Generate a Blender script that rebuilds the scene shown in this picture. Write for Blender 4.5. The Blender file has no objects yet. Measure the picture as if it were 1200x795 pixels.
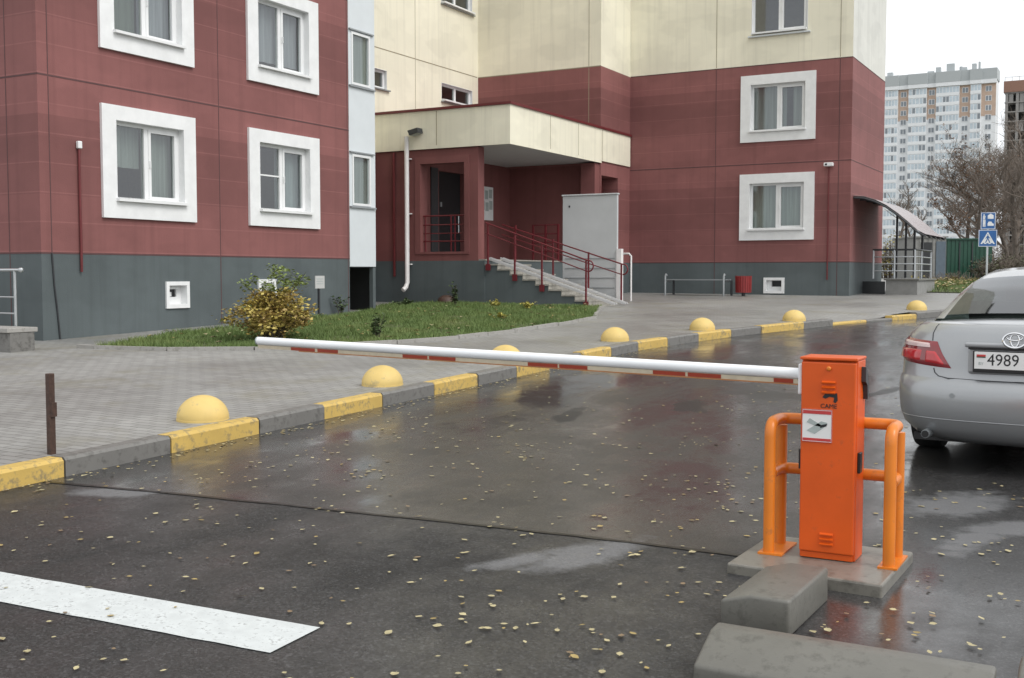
import bpy, bmesh, math, random
from mathutils import Vector, Matrix, noise

R = math.radians
random.seed(11)
S = bpy.context.scene
COL = S.collection

# ---------------------------------------------------------------- helpers
class MB:
    """collects shapes and links them as ONE mesh object"""
    def __init__(self, f=None):
        self.v, self.fc, self.mi = [], [], []
        self.f = f or (lambda a, n, z: (a, n, z))
        self.m = 0
    def vert(self, p):
        self.v.append(tuple(p)); return len(self.v) - 1
    def face(self, ids):
        self.fc.append(tuple(ids)); self.mi.append(self.m)
    def poly(self, pts):
        self.face([self.vert(self.f(*p)) for p in pts])
    def box(self, a0, a1, n0, n1, z0, z1):
        i = [self.vert(self.f(a, n, z)) for z in (z0, z1) for n in (n0, n1) for a in (a0, a1)]
        for q in ((0, 1, 3, 2), (4, 6, 7, 5), (0, 4, 5, 1), (2, 3, 7, 6), (0, 2, 6, 4), (1, 5, 7, 3)):
            self.face([i[k] for k in q])
    def ring(self, o, i, n0, n1):
        """rectangular frame; o, i = (a0, a1, z0, z1)"""
        def quad(r, n): return [self.vert(self.f(a, n, z)) for a, z in ((r[0], r[2]), (r[1], r[2]), (r[1], r[3]), (r[0], r[3]))]
        of, ob, nf, nb = quad(o, n1), quad(o, n0), quad(i, n1), quad(i, n0)
        for k in range(4):
            j = (k + 1) % 4
            self.face((of[k], of[j], nf[j], nf[k])); self.face((ob[k], nb[k], nb[j], ob[j]))
            self.face((of[k], ob[k], ob[j], of[j])); self.face((nf[k], nf[j], nb[j], nb[k]))
    def wall(self, a0, a1, z0, z1, holes=(), n=0.0, depth=0.0):
        A = sorted({a0, a1, *[h[0] for h in holes], *[h[1] for h in holes]})
        Z = sorted({z0, z1, *[h[2] for h in holes], *[h[3] for h in holes]})
        A = [a for a in A if a0 <= a <= a1]; Z = [z for z in Z if z0 <= z <= z1]
        for i in range(len(A) - 1):
            for j in range(len(Z) - 1):
                ca, cz = (A[i] + A[i+1]) / 2, (Z[j] + Z[j+1]) / 2
                if any(h[0] < ca < h[1] and h[2] < cz < h[3] for h in holes): continue
                self.poly([(A[i], n, Z[j]), (A[i+1], n, Z[j]), (A[i+1], n, Z[j+1]), (A[i], n, Z[j+1])])
        if depth:
            for h in holes:
                b, c, d, e = h
                for p in ([(b, c), (d, d)], [(b, c), (e, e)], [(b, b), (d, e)], [(c, c), (d, e)]):
                    (x0, x1), (y0, y1) = p
                    self.poly([(x0, n, y0), (x1, n, y1), (x1, n - depth, y1), (x0, n - depth, y0)])
    def tube(self, pts, r, sides=8, caps=True, r1=None):
        pts = [Vector(p) for p in pts]
        rings = []
        x = None
        for k, p in enumerate(pts):
            d = (pts[min(k+1, len(pts)-1)] - pts[max(k-1, 0)]).normalized()
            if x is None:
                x = d.cross(Vector((0, 0, 1)))
                if x.length < .05: x = d.cross(Vector((0, 1, 0)))
            else: x = x - d * x.dot(d)
            x.normalize(); y = d.cross(x).normalized()
            rr = r if r1 is None else r + (r1 - r) * k / max(1, len(pts) - 1)
            rings.append([self.vert(self.f(*(p + x * math.cos(t) * rr + y * math.sin(t) * rr))) for t in [2 * math.pi * q / sides for q in range(sides)]])
        for a, b in zip(rings, rings[1:]):
            for q in range(sides):
                self.face((a[q], a[(q+1) % sides], b[(q+1) % sides], b[q]))
        if caps:
            self.face(rings[0][::-1]); self.face(rings[-1])
    def lathe(self, prof, c, seg=24, axis='z'):
        """prof = [(r, h)] round a centre"""
        rings = []
        for r, h in prof:
            ring = []
            for q in range(seg):
                t = 2 * math.pi * q / seg
                o = (r * math.cos(t), r * math.sin(t), h) if axis == 'z' else (h, r * math.cos(t), r * math.sin(t)) if axis == 'x' else (r * math.cos(t), h, r * math.sin(t))
                ring.append(self.vert(self.f(c[0] + o[0], c[1] + o[1], c[2] + o[2])))
            rings.append(ring)
        for a, b in zip(rings, rings[1:]):
            for q in range(seg):
                self.face((a[q], a[(q+1) % seg], b[(q+1) % seg], b[q]))
        self.face(rings[0][::-1]); self.face(rings[-1])
    def prism(self, pts2, h0, h1, fn):
        """fn(x, y, h) -> point"""
        a = [self.vert(self.f(*fn(x, y, h0))) for x, y in pts2]; b = [self.vert(self.f(*fn(x, y, h1))) for x, y in pts2]
        n = len(pts2)
        self.face(a[::-1]); self.face(b)
        for k in range(n): self.face((a[k], a[(k+1) % n], b[(k+1) % n], b[k]))
    def build(self, name, mats, parent=None, bevel=0, smooth=False, angle=40, recalc=True, loc=None, segs=2):
        me = bpy.data.meshes.new(name); me.from_pydata(self.v, [], self.fc); 
        for m in (mats if isinstance(mats, (list, tuple)) else [mats]): me.materials.append(m)
        me.polygons.foreach_set('material_index', self.mi)
        if recalc or bevel:
            bm = bmesh.new(); bm.from_mesh(me)
            if bevel:
                bmesh.ops.recalc_face_normals(bm, faces=bm.faces)
                ed = [e for e in bm.edges if len(e.link_faces) == 2 and e.calc_face_angle(0) > R(30)]
                bmesh.ops.bevel(bm, geom=ed, offset=bevel, segments=segs, affect='EDGES', profile=.5, clamp_overlap=True)
            bmesh.ops.recalc_face_normals(bm, faces=bm.faces)
            bm.to_mesh(me); bm.free()
        if smooth:
            me.polygons.foreach_set('use_smooth', [True] * len(me.polygons))
            if angle < 180: me.set_sharp_from_angle(angle=R(angle))
        me.update()
        o = bpy.data.objects.new(name, me); COL.objects.link(o)
        if parent: o.parent = parent
        if loc: o.location = loc
        return o

def tag(o, label=None, cat=None, group=None, kind=None):
    if label: o['label'] = label
    if cat: o['category'] = cat
    if group: o['group'] = group
    if kind: o['kind'] = kind
    return o
def empty(name, loc=(0, 0, 0), rz=0):
    o = bpy.data.objects.new(name, None); COL.objects.link(o)
    o.location = loc; o.rotation_euler = (0, 0, rz); o.empty_display_size = .1
    return o
def copy_tree(o, parent=None):
    c = o.copy(); COL.objects.link(c); c.parent = parent
    for ch in list(o.children): copy_tree(ch, c)
    return c
def text(name, s, size, mat, parent, M, ext=.0008, spacing=1.0):
    cu = bpy.data.curves.new(name, 'FONT'); cu.body = s; cu.size = size; cu.extrude = ext; cu.resolution_u = 3
    cu.align_x = 'CENTER'; cu.align_y = 'CENTER'; cu.space_character = spacing
    t = bpy.data.objects.new(name, cu); COL.objects.link(t)
    dg = bpy.context.evaluated_depsgraph_get()
    me = bpy.data.meshes.new_from_object(t.evaluated_get(dg)); me.materials.clear(); me.materials.append(mat)
    bpy.data.objects.remove(t); bpy.data.curves.remove(cu)
    me.transform(M)
    o = bpy.data.objects.new(name, me); COL.objects.link(o); o.parent = parent
    return o

# ---------------------------------------------------------------- ground shape
def sat(s):
    if s > 22: return 22 + 12 * (1 - math.exp(-(s - 22) / 12))
    return max(s, -40)
def ss(a, b, x):
    x = min(1, max(0, (x - a) / (b - a))); return x * x * (3 - 2 * x)
def H(x, y):
    """road-plane height: the yard climbs gently away from the camera"""
    return .02523 * sat(y) - .006165 * max(-30, min(30, x)) + .27858 - .085 * ss(9, 14, x) * ss(-7, -3, y) * (1 - .6 * ss(4, 20, y))
HS = lambda x, y: H(x, y) + .13
KP = [(-60, 8.57), (0, 8.57), (3.7, 8.6), (4.56, 8.72), (5.64, 8.88), (6.68, 9.1), (7.61, 9.34), (9.04, 9.75), (10.38, 10.1), (11.31, 10.4), (13.03, 11.1), (14.84, 11.75), (18, 13.0), (24, 15.2), (34, 20), (60, 34), (90, 52)]
def kt(s):
    for (a, b), (c, d) in zip(KP, KP[1:]):
        if s <= c: return b + (d - b) * (s - a) / (c - a)
    return KP[-1][1]

# ---------------------------------------------------------------- materials
def mat(name): 
    m = bpy.data.materials.new(name); m.use_nodes = True
    nt = m.node_tree; return m, nt, nt.nodes['Principled BSDF']
def N(nt, t, **k):
    n = nt.nodes.new(t)
    for a, b in k.items():
        if a == 'inp':
            for i, val in b.items(): n.inputs[i].default_value = val
        else: setattr(n, a, b)
    return n
def L(nt, a, b): nt.links.new(a, b)
def ramp(nt, fac, stops, interp='LINEAR'):
    r = N(nt, 'ShaderNodeValToRGB'); r.color_ramp.interpolation = interp
    el = r.color_ramp.elements
    while len(el) < len(stops): el.new(.5)
    for e, (p, c) in zip(el, stops):
        e.position = p; e.color = (*c, 1) if isinstance(c, (tuple, list)) else (c, c, c, 1)
    if fac is not None: L(nt, fac, r.inputs[0])
    return r
def coords(nt, scale=(1, 1, 1), world=False):
    if world:
        g = N(nt, 'ShaderNodeNewGeometry').outputs['Position']
    else:
        g = N(nt, 'ShaderNodeTexCoord').outputs['Object']
    mp = N(nt, 'ShaderNodeMapping', inp={'Scale': scale}); L(nt, g, mp.inputs[0]); return mp.outputs[0]
def noise_tex(nt, co, scale, detail=4, rough=.55):
    n = N(nt, 'ShaderNodeTexNoise', inp={'Scale': scale, 'Detail': detail, 'Roughness': rough})
    if co is not None: L(nt, co, n.inputs[0])
    return n.outputs['Fac']
def mixc(nt, fac, a, b, mode='MIX'):
    m = N(nt, 'ShaderNodeMix', data_type='RGBA', blend_type=mode)
    for k, val in ((0, fac), (6, a), (7, b)):
        if isinstance(val, bpy.types.NodeSocket): L(nt, val, m.inputs[k])
        else: m.inputs[k].default_value = val if k == 0 else (*val, 1)
    return m.outputs[2]
def math_(nt, op, a, b=0, c=None):
    m = N(nt, 'ShaderNodeMath', operation=op)
    for i, val in enumerate((a, b, c)):
        if val is None: continue
        if isinstance(val, bpy.types.NodeSocket): L(nt, val, m.inputs[i])
        else: m.inputs[i].default_value = val
    return m.outputs[0]
def bump(nt, b, h, strength, dist):
    n = N(nt, 'ShaderNodeBump', inp={'Strength': strength, 'Distance': dist}); L(nt, h, n.inputs['Height']); L(nt, n.outputs[0], b.inputs['Normal'])
def simple(name, col, rough=.5, var=.12, scale=6, metal=0, bmp=0, bscale=60, coat=0, spec=None, world=True):
    m, nt, b = mat(name)
    co = coords(nt, world=world)
    n = noise_tex(nt, co, scale, 6, .6)
    lo = tuple(max(0, c * (1 - var)) for c in col); hi = tuple(min(1, c * (1 + var)) for c in col)
    r = ramp(nt, n, [(.3, lo), (.7, hi)]); L(nt, r.outputs[0], b.inputs['Base Color'])
    b.inputs['Roughness'].default_value = rough; b.inputs['Metallic'].default_value = metal
    if coat: b.inputs['Coat Weight'].default_value = coat; b.inputs['Coat Roughness'].default_value = .06
    if spec is not None: b.inputs['Specular IOR Level'].default_value = spec
    if bmp: bump(nt, b, noise_tex(nt, co, bscale, 3), bmp, .01)
    return m

def wall_mat(name, base, bands=True, dirt=.14, z0=1.8, light=None):
    m, nt, b = mat(name)
    co = coords(nt, world=True)
    sx = N(nt, 'ShaderNodeSeparateXYZ'); L(nt, co, sx.inputs[0])
    col = base
    n1 = noise_tex(nt, co, .7, 6, .6)
    c1 = ramp(nt, n1, [(.3, tuple(c * (1 - dirt) for c in base)), (.7, tuple(c * (1 + dirt * .6) for c in base))]).outputs[0]
    if bands:
        f = math_(nt, 'FRACT', math_(nt, 'DIVIDE', math_(nt, 'SUBTRACT', sx.outputs[2], z0), 2.8))
        bd = ramp(nt, f, [(0, .99), (.16, .97), (.33, .86), (.5, .82), (.66, .87), (.78, 1.06), (.9, 1.05)], 'CONSTANT').outputs[0]
        c1 = mixc(nt, 1.0, c1, bd, 'MULTIPLY')
        # fine scored courses in the render
        f2 = math_(nt, 'FRACT', math_(nt, 'DIVIDE', math_(nt, 'SUBTRACT', sx.outputs[2], z0 + .02), .4667))
        ln = ramp(nt, f2, [(0, 1), (.035, 1), (.05, 0)], 'LINEAR').outputs[0]
        c1 = mixc(nt, math_(nt, 'MULTIPLY', ln, .28), c1, tuple(min(1, c * 1.5 + .02) for c in base))
    pt = noise_tex(nt, coords(nt, (.55, .55, 1.1), True), 1.1, 3, .5)
    c1 = mixc(nt, 1.0, c1, ramp(nt, pt, [(.40, .93), (.46, 1.0), (.56, 1.0), (.62, 1.05)]).outputs[0], 'MULTIPLY')
    # rain streaks running down
    st = noise_tex(nt, coords(nt, (3.2, 3.2, .12), True), 1.6, 5, .65)
    c1 = mixc(nt, math_(nt, 'MULTIPLY', ramp(nt, st, [(.5, 0), (.75, 1)]).outputs[0], .38), c1, tuple(c * .6 for c in base))
    L(nt, c1, b.inputs['Base Color']); b.inputs['Roughness'].default_value = .72
    b.inputs['Specular IOR Level'].default_value = .3
    bump(nt, b, noise_tex(nt, co, 45, 3), .22, .01)
    return m

M = {}
M['red'] = wall_mat('red facade render', (.236, .097, .092))
M['red_plain'] = wall_mat('red porch render', (.205, .080, .076), bands=False)
M['cream'] = wall_mat('cream facade panels', (.80, .765, .62), bands=False, dirt=.05)
M['pale'] = wall_mat('pale grey facade panels', (.66, .66, .61), bands=False, dirt=.05)
M['plinth'] = wall_mat('grey plinth paint', (.100, .119, .123), bands=False, dirt=.16)
M['joint'] = simple('panel joint sealant', (.095, .045, .045), .8)
M['joint_cream'] = simple('cream joint sealant', (.30, .26, .18), .8)
M['white_panel'] = simple('white balcony sheet', (.62, .66, .68), .4, .04, 2)
M['pvc'] = simple('white window plastic', (.74, .75, .75), .3, .03, 3)
M['surround'] = simple('white window surround', (.76, .77, .77), .55, .06, 4, bmp=.1)
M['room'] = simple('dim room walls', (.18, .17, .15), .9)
M['sheet'] = simple('canopy soffit', (.5, .5, .5), .8, .06)
M['dark_red_metal'] = simple('dark red flashing', (.13, .02, .022), .4)
M['red_paint'] = simple('red railing paint', (.135, .014, .02), .45, .1, 20)
M['darkdoor'] = simple('dark steel door', (.018, .02, .022), .3)
M['white_pipe'] = simple('white pipe', (.74, .72, .71), .35, .05)
M['grey_metal'] = simple('grey painted metal', (.30, .32, .33), .35, .08, metal=.3)
M['steel'] = simple('steel tube', (.5, .52, .53), .28, .06, metal=.85)
M['dark_metal'] = simple('dark painted metal', (.035, .038, .042), .4)
M['tile'] = simple('pale step tile', (.33, .315, .28), .55, .2, 14)
M['lift_panel'] = simple('pale grey sheet metal', (.49, .505, .51), .4, .06, 1.5)
M['paper'] = simple('paper notice', (.5, .5, .49), .6, .05, 30)
M['ink'] = simple('black ink', (.015, .015, .017), .5)
M['rust'] = simple('rusty brown steel', (.055, .028, .019), .6, .3, 30, bmp=.3)
M['bark'] = simple('grey brown bark', (.095, .078, .064), .9, .3, 8)
M['twig'] = simple('brown twigs', (.165, .135, .112), .9, .25, 3)
M['russet'] = simple('russet dry leaves', (.17, .085, .04), .8, .3, 3)
M['rubber'] = simple('black rubber', (.012, .012, .012), .6, .2, 30)
M['black'] = simple('black plastic', (.014, .014, .015), .4)
M['chrome'] = simple('chrome', (.75, .76, .78), .08, .02, metal=1)
M['wood'] = simple('grey weathered board', (.22, .21, .19), .7, .2, 12)

def glass_mat(name, tint=(.9, .95, .95), refl=.25):
    m, nt, b = mat(name); nt.nodes.remove(b)
    out = nt.nodes['Material Output']
    tr = N(nt, 'ShaderNodeBsdfTransparent'); tr.inputs[0].default_value = (*tint, 1)
    gl = N(nt, 'ShaderNodeBsdfGlossy'); gl.inputs['Roughness'].default_value = .03; gl.inputs[0].default_value = (.95, .97, 1, 1)
    fr = N(nt, 'ShaderNodeLayerWeight', inp={'Blend': .5})
    fac = math_(nt, 'MINIMUM', math_(nt, 'ADD', math_(nt, 'MULTIPLY', math_(nt, 'POWER', fr.outputs['Facing'], 5.0), .9), refl), 1.0)
    mx = N(nt, 'ShaderNodeMixShader'); L(nt, fac, mx.inputs[0]); L(nt, tr.outputs[0], mx.inputs[1]); L(nt, gl.outputs[0], mx.inputs[2]); L(nt, mx.outputs[0], out.inputs[0])
    return m
M['glass'] = glass_mat('window glass', (.66, .71, .69), .13)
M['car_glass'] = glass_mat('car glass', (.13, .17, .15), .15)
def curtain_mat(name, c):
    m, nt, b = mat(name)
    co = coords(nt, (14, 14, .5), True)
    n = noise_tex(nt, co, 1.0, 3)
    L(nt, ramp(nt, n, [(.3, tuple(x * .62 for x in c)), (.7, c)]).outputs[0], b.inputs['Base Color'])
    b.inputs['Roughness'].default_value = .9
    return m
CURT = [curtain_mat('sage curtain', (.36, .39, .37)), curtain_mat('ivory blind', (.50, .52, .48)), curtain_mat('blue grey voile', (.42, .46, .48)), curtain_mat('dark green drape', (.17, .20, .16)), curtain_mat('lilac grey voile and reflection', (.44, .44, .48)), curtain_mat('sage roller blind', (.40, .46, .41))]

def paver_mat():
    m, nt, b = mat('wet concrete pavers')
    co = coords(nt, world=True)
    br = N(nt, 'ShaderNodeTexBrick', offset=.5, inp={'Scale': 1.0, 'Mortar Size': .006, 'Mortar Smooth': .3, 'Bias': 0, 'Brick Width': .2, 'Row Height': .1,
           'Color1': (.235, .232, .222, 1), 'Color2': (.29, .287, .275, 1), 'Mortar': (.11, .108, .10, 1)})
    L(nt, co, br.inputs['Vector'])
    big = noise_tex(nt, co, .35, 5, .6)
    c = mixc(nt, 1.0, br.outputs[0], ramp(nt, big, [(.3, .74), (.7, 1.12)]).outputs[0], 'MULTIPLY')
    moss = noise_tex(nt, co, 1.1, 6, .7)
    c = mixc(nt, math_(nt, 'MULTIPLY', ramp(nt, moss, [(.52, 0), (.68, 1)]).outputs[0], .45), c, (.17, .155, .095))
    pale = noise_tex(nt, coords(nt, (1.3, .5, 1), True), 1.4, 7, .75)
    c = mixc(nt, math_(nt, 'MULTIPLY', ramp(nt, pale, [(.62, 0), (.70, 1)]).outputs[0], .40), c, (.42, .41, .39))
    L(nt, c, b.inputs['Base Color'])
    L(nt, ramp(nt, big, [(.35, .38), (.65, .62)]).outputs[0], b.inputs['Roughness'])
    bump(nt, b, br.outputs['Fac'], -.25, .004)
    return m
M['paver'] = paver_mat()

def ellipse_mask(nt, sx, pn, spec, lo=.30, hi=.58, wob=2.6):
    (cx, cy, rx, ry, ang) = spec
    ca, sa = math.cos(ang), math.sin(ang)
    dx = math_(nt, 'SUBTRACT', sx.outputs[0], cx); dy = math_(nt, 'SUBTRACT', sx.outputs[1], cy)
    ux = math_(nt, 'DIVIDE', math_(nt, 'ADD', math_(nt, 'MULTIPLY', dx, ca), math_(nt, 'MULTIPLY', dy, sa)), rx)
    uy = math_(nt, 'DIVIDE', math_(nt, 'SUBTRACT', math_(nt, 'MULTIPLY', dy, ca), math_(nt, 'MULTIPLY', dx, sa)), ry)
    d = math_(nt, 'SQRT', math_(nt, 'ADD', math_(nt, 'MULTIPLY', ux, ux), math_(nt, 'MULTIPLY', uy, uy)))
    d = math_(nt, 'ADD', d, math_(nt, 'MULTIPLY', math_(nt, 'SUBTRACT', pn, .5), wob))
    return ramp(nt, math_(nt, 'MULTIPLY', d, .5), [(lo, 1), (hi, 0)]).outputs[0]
def asphalt_mat(name, base, wet, pale=(), dark=(), grain=90, rough=(.34, .12)):
    m, nt, b = mat(name)
    co = coords(nt, world=True)
    sx = N(nt, 'ShaderNodeSeparateXYZ'); L(nt, co, sx.inputs[0])
    g1 = noise_tex(nt, co, grain, 4, .85)
    g2 = noise_tex(nt, co, .9, 7, .7)
    g3 = noise_tex(nt, coords(nt, (.9, .16, 1), True), 1.5, 6, .65)
    vo = N(nt, 'ShaderNodeTexVoronoi', inp={'Scale': grain * 1.3}); L(nt, co, vo.inputs[0])
    cell = N(nt, 'ShaderNodeSeparateColor'); L(nt, vo.outputs['Color'], cell.inputs[0])
    c = ramp(nt, cell.outputs[0], [(0, tuple(x * .45 for x in base)), (.6, base), (.9, tuple(x * 1.5 for x in base)), (1, tuple(x * 2.3 for x in base))]).outputs[0]
    c = mixc(nt, 1.0, c, ramp(nt, g1, [(.3, .7), (.7, 1.3)]).outputs[0], 'MULTIPLY')
    c = mixc(nt, 1.0, c, ramp(nt, g2, [(.32, .62), (.5, 1.0), (.7, 1.3)]).outputs[0], 'MULTIPLY')
    w = ramp(nt, math_(nt, 'ADD', math_(nt, 'MULTIPLY', g2, .5), math_(nt, 'MULTIPLY', g3, .5)), [(.40, 0), (.58, 1)]).outputs[0]
    wet_f = math_(nt, 'ADD', math_(nt, 'MULTIPLY', w, wet[1] - wet[0]), wet[0])
    c = mixc(nt, math_(nt, 'MULTIPLY', wet_f, .4), c, tuple(x * .4 for x in base))
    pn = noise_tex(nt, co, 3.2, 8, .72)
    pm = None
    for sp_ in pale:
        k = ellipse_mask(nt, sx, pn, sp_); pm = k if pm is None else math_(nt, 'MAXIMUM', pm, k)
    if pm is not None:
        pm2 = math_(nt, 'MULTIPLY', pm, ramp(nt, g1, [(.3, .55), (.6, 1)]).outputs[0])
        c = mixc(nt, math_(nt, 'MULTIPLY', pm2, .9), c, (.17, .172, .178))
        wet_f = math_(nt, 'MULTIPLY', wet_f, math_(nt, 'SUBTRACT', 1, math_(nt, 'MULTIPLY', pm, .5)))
    dm = None
    for sp_ in dark:
        k = ellipse_mask(nt, sx, pn, sp_, .36, .48); dm = k if dm is None else math_(nt, 'MAXIMUM', dm, k)
    if dm is not None:
        c = mixc(nt, math_(nt, 'MULTIPLY', dm, .75), c, (.012, .012, .012))
        wet_f = math_(nt, 'MULTIPLY', wet_f, math_(nt, 'SUBTRACT', 1, math_(nt, 'MULTIPLY', dm, .6)))
    L(nt, c, b.inputs['Base Color'])
    b.inputs['Roughness'].default_value = .62
    b.inputs['Specular IOR Level'].default_value = .3
    L(nt, wet_f, b.inputs['Coat Weight'])
    b.inputs['Coat IOR'].default_value = 1.5
    cr = math_(nt, 'SUBTRACT', rough[0], math_(nt, 'MULTIPLY', w, rough[0] - rough[1]))
    L(nt, cr, b.inputs['Coat Roughness'])
    bn = N(nt, 'ShaderNodeBump', inp={'Strength': .7, 'Distance': .008}); L(nt, cell.outputs[0], bn.inputs['Height']); L(nt, bn.outputs[0], b.inputs['Normal'])
    bc = N(nt, 'ShaderNodeBump', inp={'Distance': .004}); L(nt, g1, bc.inputs['Height'])
    L(nt, math_(nt, 'MULTIPLY', math_(nt, 'SUBTRACT', 1.15, w), .30), bc.inputs['Strength']); L(nt, bc.outputs[0], b.inputs['Coat Normal'])
    return m
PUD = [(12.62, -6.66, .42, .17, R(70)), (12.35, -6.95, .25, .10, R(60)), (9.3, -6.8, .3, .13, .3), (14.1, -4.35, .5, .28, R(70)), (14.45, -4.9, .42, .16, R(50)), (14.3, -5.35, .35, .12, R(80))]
DARK = [(12.1, 2.2, .16, 1.5, .15), (12.7, 1.2, .1, .7, -.2), (11.2, -1.2, .2, .5, .4), (13.9, -2.6, .45, .9, 0), (14.6, -4.6, .05, .35, .4), (10.4, -2.3, .12, .5, .2)]
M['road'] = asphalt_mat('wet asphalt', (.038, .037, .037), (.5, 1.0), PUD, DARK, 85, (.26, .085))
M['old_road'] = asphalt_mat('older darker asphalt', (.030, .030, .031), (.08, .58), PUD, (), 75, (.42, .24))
M['seam'] = simple('bitumen joint', (.008, .008, .008), .35)

def paint_mat(name, base, worn, amount=.5, rough=.6, scale=9, bmp=.3):
    m, nt, b = mat(name)
    co = coords(nt, world=True)
    n = noise_tex(nt, co, scale, 8, .72); n2 = noise_tex(nt, co, scale * .25, 4)
    f = ramp(nt, math_(nt, 'ADD', math_(nt, 'MULTIPLY', n, .7), math_(nt, 'MULTIPLY', n2, .3)), [(amount, 0), (amount + .12, 1)]).outputs[0]
    c = mixc(nt, math_(nt, 'MULTIPLY', f, .85), tuple(base), tuple(worn))
    c = mixc(nt, 1.0, c, ramp(nt, n2, [(.3, .86), (.7, 1.06)]).outputs[0], 'MULTIPLY')
    L(nt, c, b.inputs['Base Color']); b.inputs['Roughness'].default_value = rough
    bump(nt, b, n, bmp, .006)
    return m
M['marking'] = paint_mat('worn road paint', (.58, .61, .61), (.17, .17, .17), .54, .55, 46)
M['kerb_yellow'] = paint_mat('worn yellow kerb paint', (.57, .39, .105), (.20, .165, .10), .50, .6, 16)
M['dome_yellow'] = paint_mat('yellow dome paint', (.63, .46, .16), (.34, .28, .16), .57, .6, 14, .15)
M['kerb_grey'] = paint_mat('damp grey concrete', (.17, .165, .155), (.085, .082, .075), .5, .5, 14)
M['concrete'] = paint_mat('damp cast concrete', (.140, .136, .120), (.088, .085, .074), .52, .45, 22)
M['slab'] = paint_mat('wet slab concrete', (.20, .19, .165), (.10, .095, .08), .5, .3, 14)
M['curb_pale'] = paint_mat('pale concrete edging', (.33, .32, .30), (.2, .19, .17), .5, .7, 12)
M['soil'] = paint_mat('lawn soil', (.07, .085, .03), (.11, .095, .05), .5, .9, 6)
def grass_mat():
    m, nt, b = mat('grass blades')
    n = noise_tex(nt, coords(nt, world=True), 1.3, 5, .7)
    L(nt, ramp(nt, n, [(.28, (.075, .12, .03)), (.5, (.115, .175, .045)), (.74, (.19, .21, .07))]).outputs[0], b.inputs['Base Color'])
    b.inputs['Roughness'].default_value = .7
    return m
M['grass'] = grass_mat()
def leafy(name, c, var=.35, scale=9):
    m = simple(name, c, .65, var, scale)
    return m
M['leaf_pale'] = leafy('pale fallen leaf', (.40, .35, .20))
M['leaf_gold'] = leafy('golden fallen leaf', (.32, .24, .09))
M['leaf_tan'] = leafy('tan fallen leaf', (.20, .14, .08))
M['bush_yellow'] = leafy('yellow bush leaf', (.46, .37, .10), .4, 5)
M['bush_orange'] = leafy('orange bush leaf', (.34, .24, .08), .4, 5)
M['bush_green'] = leafy('green bush leaf', (.17, .22, .06), .4, 5)
M['weed'] = leafy('dark green weed', (.045, .075, .022))
M['yellow_weed'] = leafy('yellow weed', (.42, .38, .09))
M['orange'] = paint_mat('orange red cabinet paint', (.66, .092, .006), (.42, .075, .02), .60, .38, 16, .02)
M['orange_tube'] = paint_mat('orange tube paint', (.70, .20, .018), (.38, .13, .04), .56, .34, 18, .03)
M['boom_white'] = simple('white boom paint', (.82, .84, .86), .3, .04, 4)
M['strip_red'] = simple('red reflective strip', (.30, .035, .012), .4, .1, 20)
M['strip_cream'] = simple('cream reflective strip', (.55, .48, .36), .4, .1, 20)
M['edge_orange'] = simple('orange rubber edge', (.40, .16, .05), .6)
M['sticker'] = simple('white sticker', (.75, .75, .74), .3, .02)
M['sticker_red'] = simple('red sticker ink', (.50, .05, .05), .3)
M['sticker_grey'] = simple('grey sticker ink', (.38, .43, .42), .3)
M['sign_blue'] = simple('blue sign face', (.025, .12, .36), .35)
M['sign_white'] = simple('white sign face', (.75, .77, .8), .35)
M['bin_red'] = simple('red bin sheet', (.22, .018, .018), .45)
M['green_sheet'] = simple('green corrugated steel', (.010, .062, .038), .45)
M['bluegrey'] = simple('blue grey sheet', (.09, .12, .15), .5)
M['greyblock'] = simple('grey block wall', (.22, .22, .21), .8)
def carpaint():
    m, nt, b = mat('silver car paint')
    fl = N(nt, 'ShaderNodeTexVoronoi', inp={'Scale': 900}); L(nt, coords(nt), fl.inputs[0])
    L(nt, ramp(nt, fl.outputs['Distance'], [(0, (.29, .30, .31)), (1, (.39, .40, .41))]).outputs[0], b.inputs['Base Color'])
    b.inputs['Metallic'].default_value = .55; b.inputs['Roughness'].default_value = .34
    b.inputs['Coat Weight'].default_value = .8; b.inputs['Coat Roughness'].default_value = .05
    return m
M['car'] = carpaint()
M['lamp_red'] = simple('red lamp lens', (.50, .012, .02), .12, .08, 40, coat=1)
M['lamp_dark'] = simple('dark red lamp lens', (.22, .008, .014), .12, .08, 40, coat=1)
M['lamp_clear'] = simple('clear lamp lens', (.62, .46, .45), .15, .1, 60, coat=1)
M['tower_white'] = simple('white tower panels', (.78, .80, .82), .6, .04, 1)
M['tower_brick'] = simple('tower brick panels', (.52, .39, .31), .8, .1, 1)
M['tower_grey'] = simple('tower grey parapet', (.42, .45, .46), .7, .04)
M['tower_glass'] = simple('tower glazing', (.50, .58, .64), .2, .15, .5)
M['tower_dark'] = simple('tower dark window', (.22, .25, .28), .3, .2)
M['frame_conc'] = simple('raw concrete frame', (.30, .29, .28), .9, .1)
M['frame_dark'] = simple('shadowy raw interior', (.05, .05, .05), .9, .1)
M['frame_brick'] = simple('raw brick', (.27, .155, .115), .9, .2)
M['ever_leaf'] = leafy('olive undergrowth', (.075, .075, .035), .4, 2)
M['yellow_tree'] = leafy('yellow tree leaf', (.33, .28, .09), .4, 2)

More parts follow.
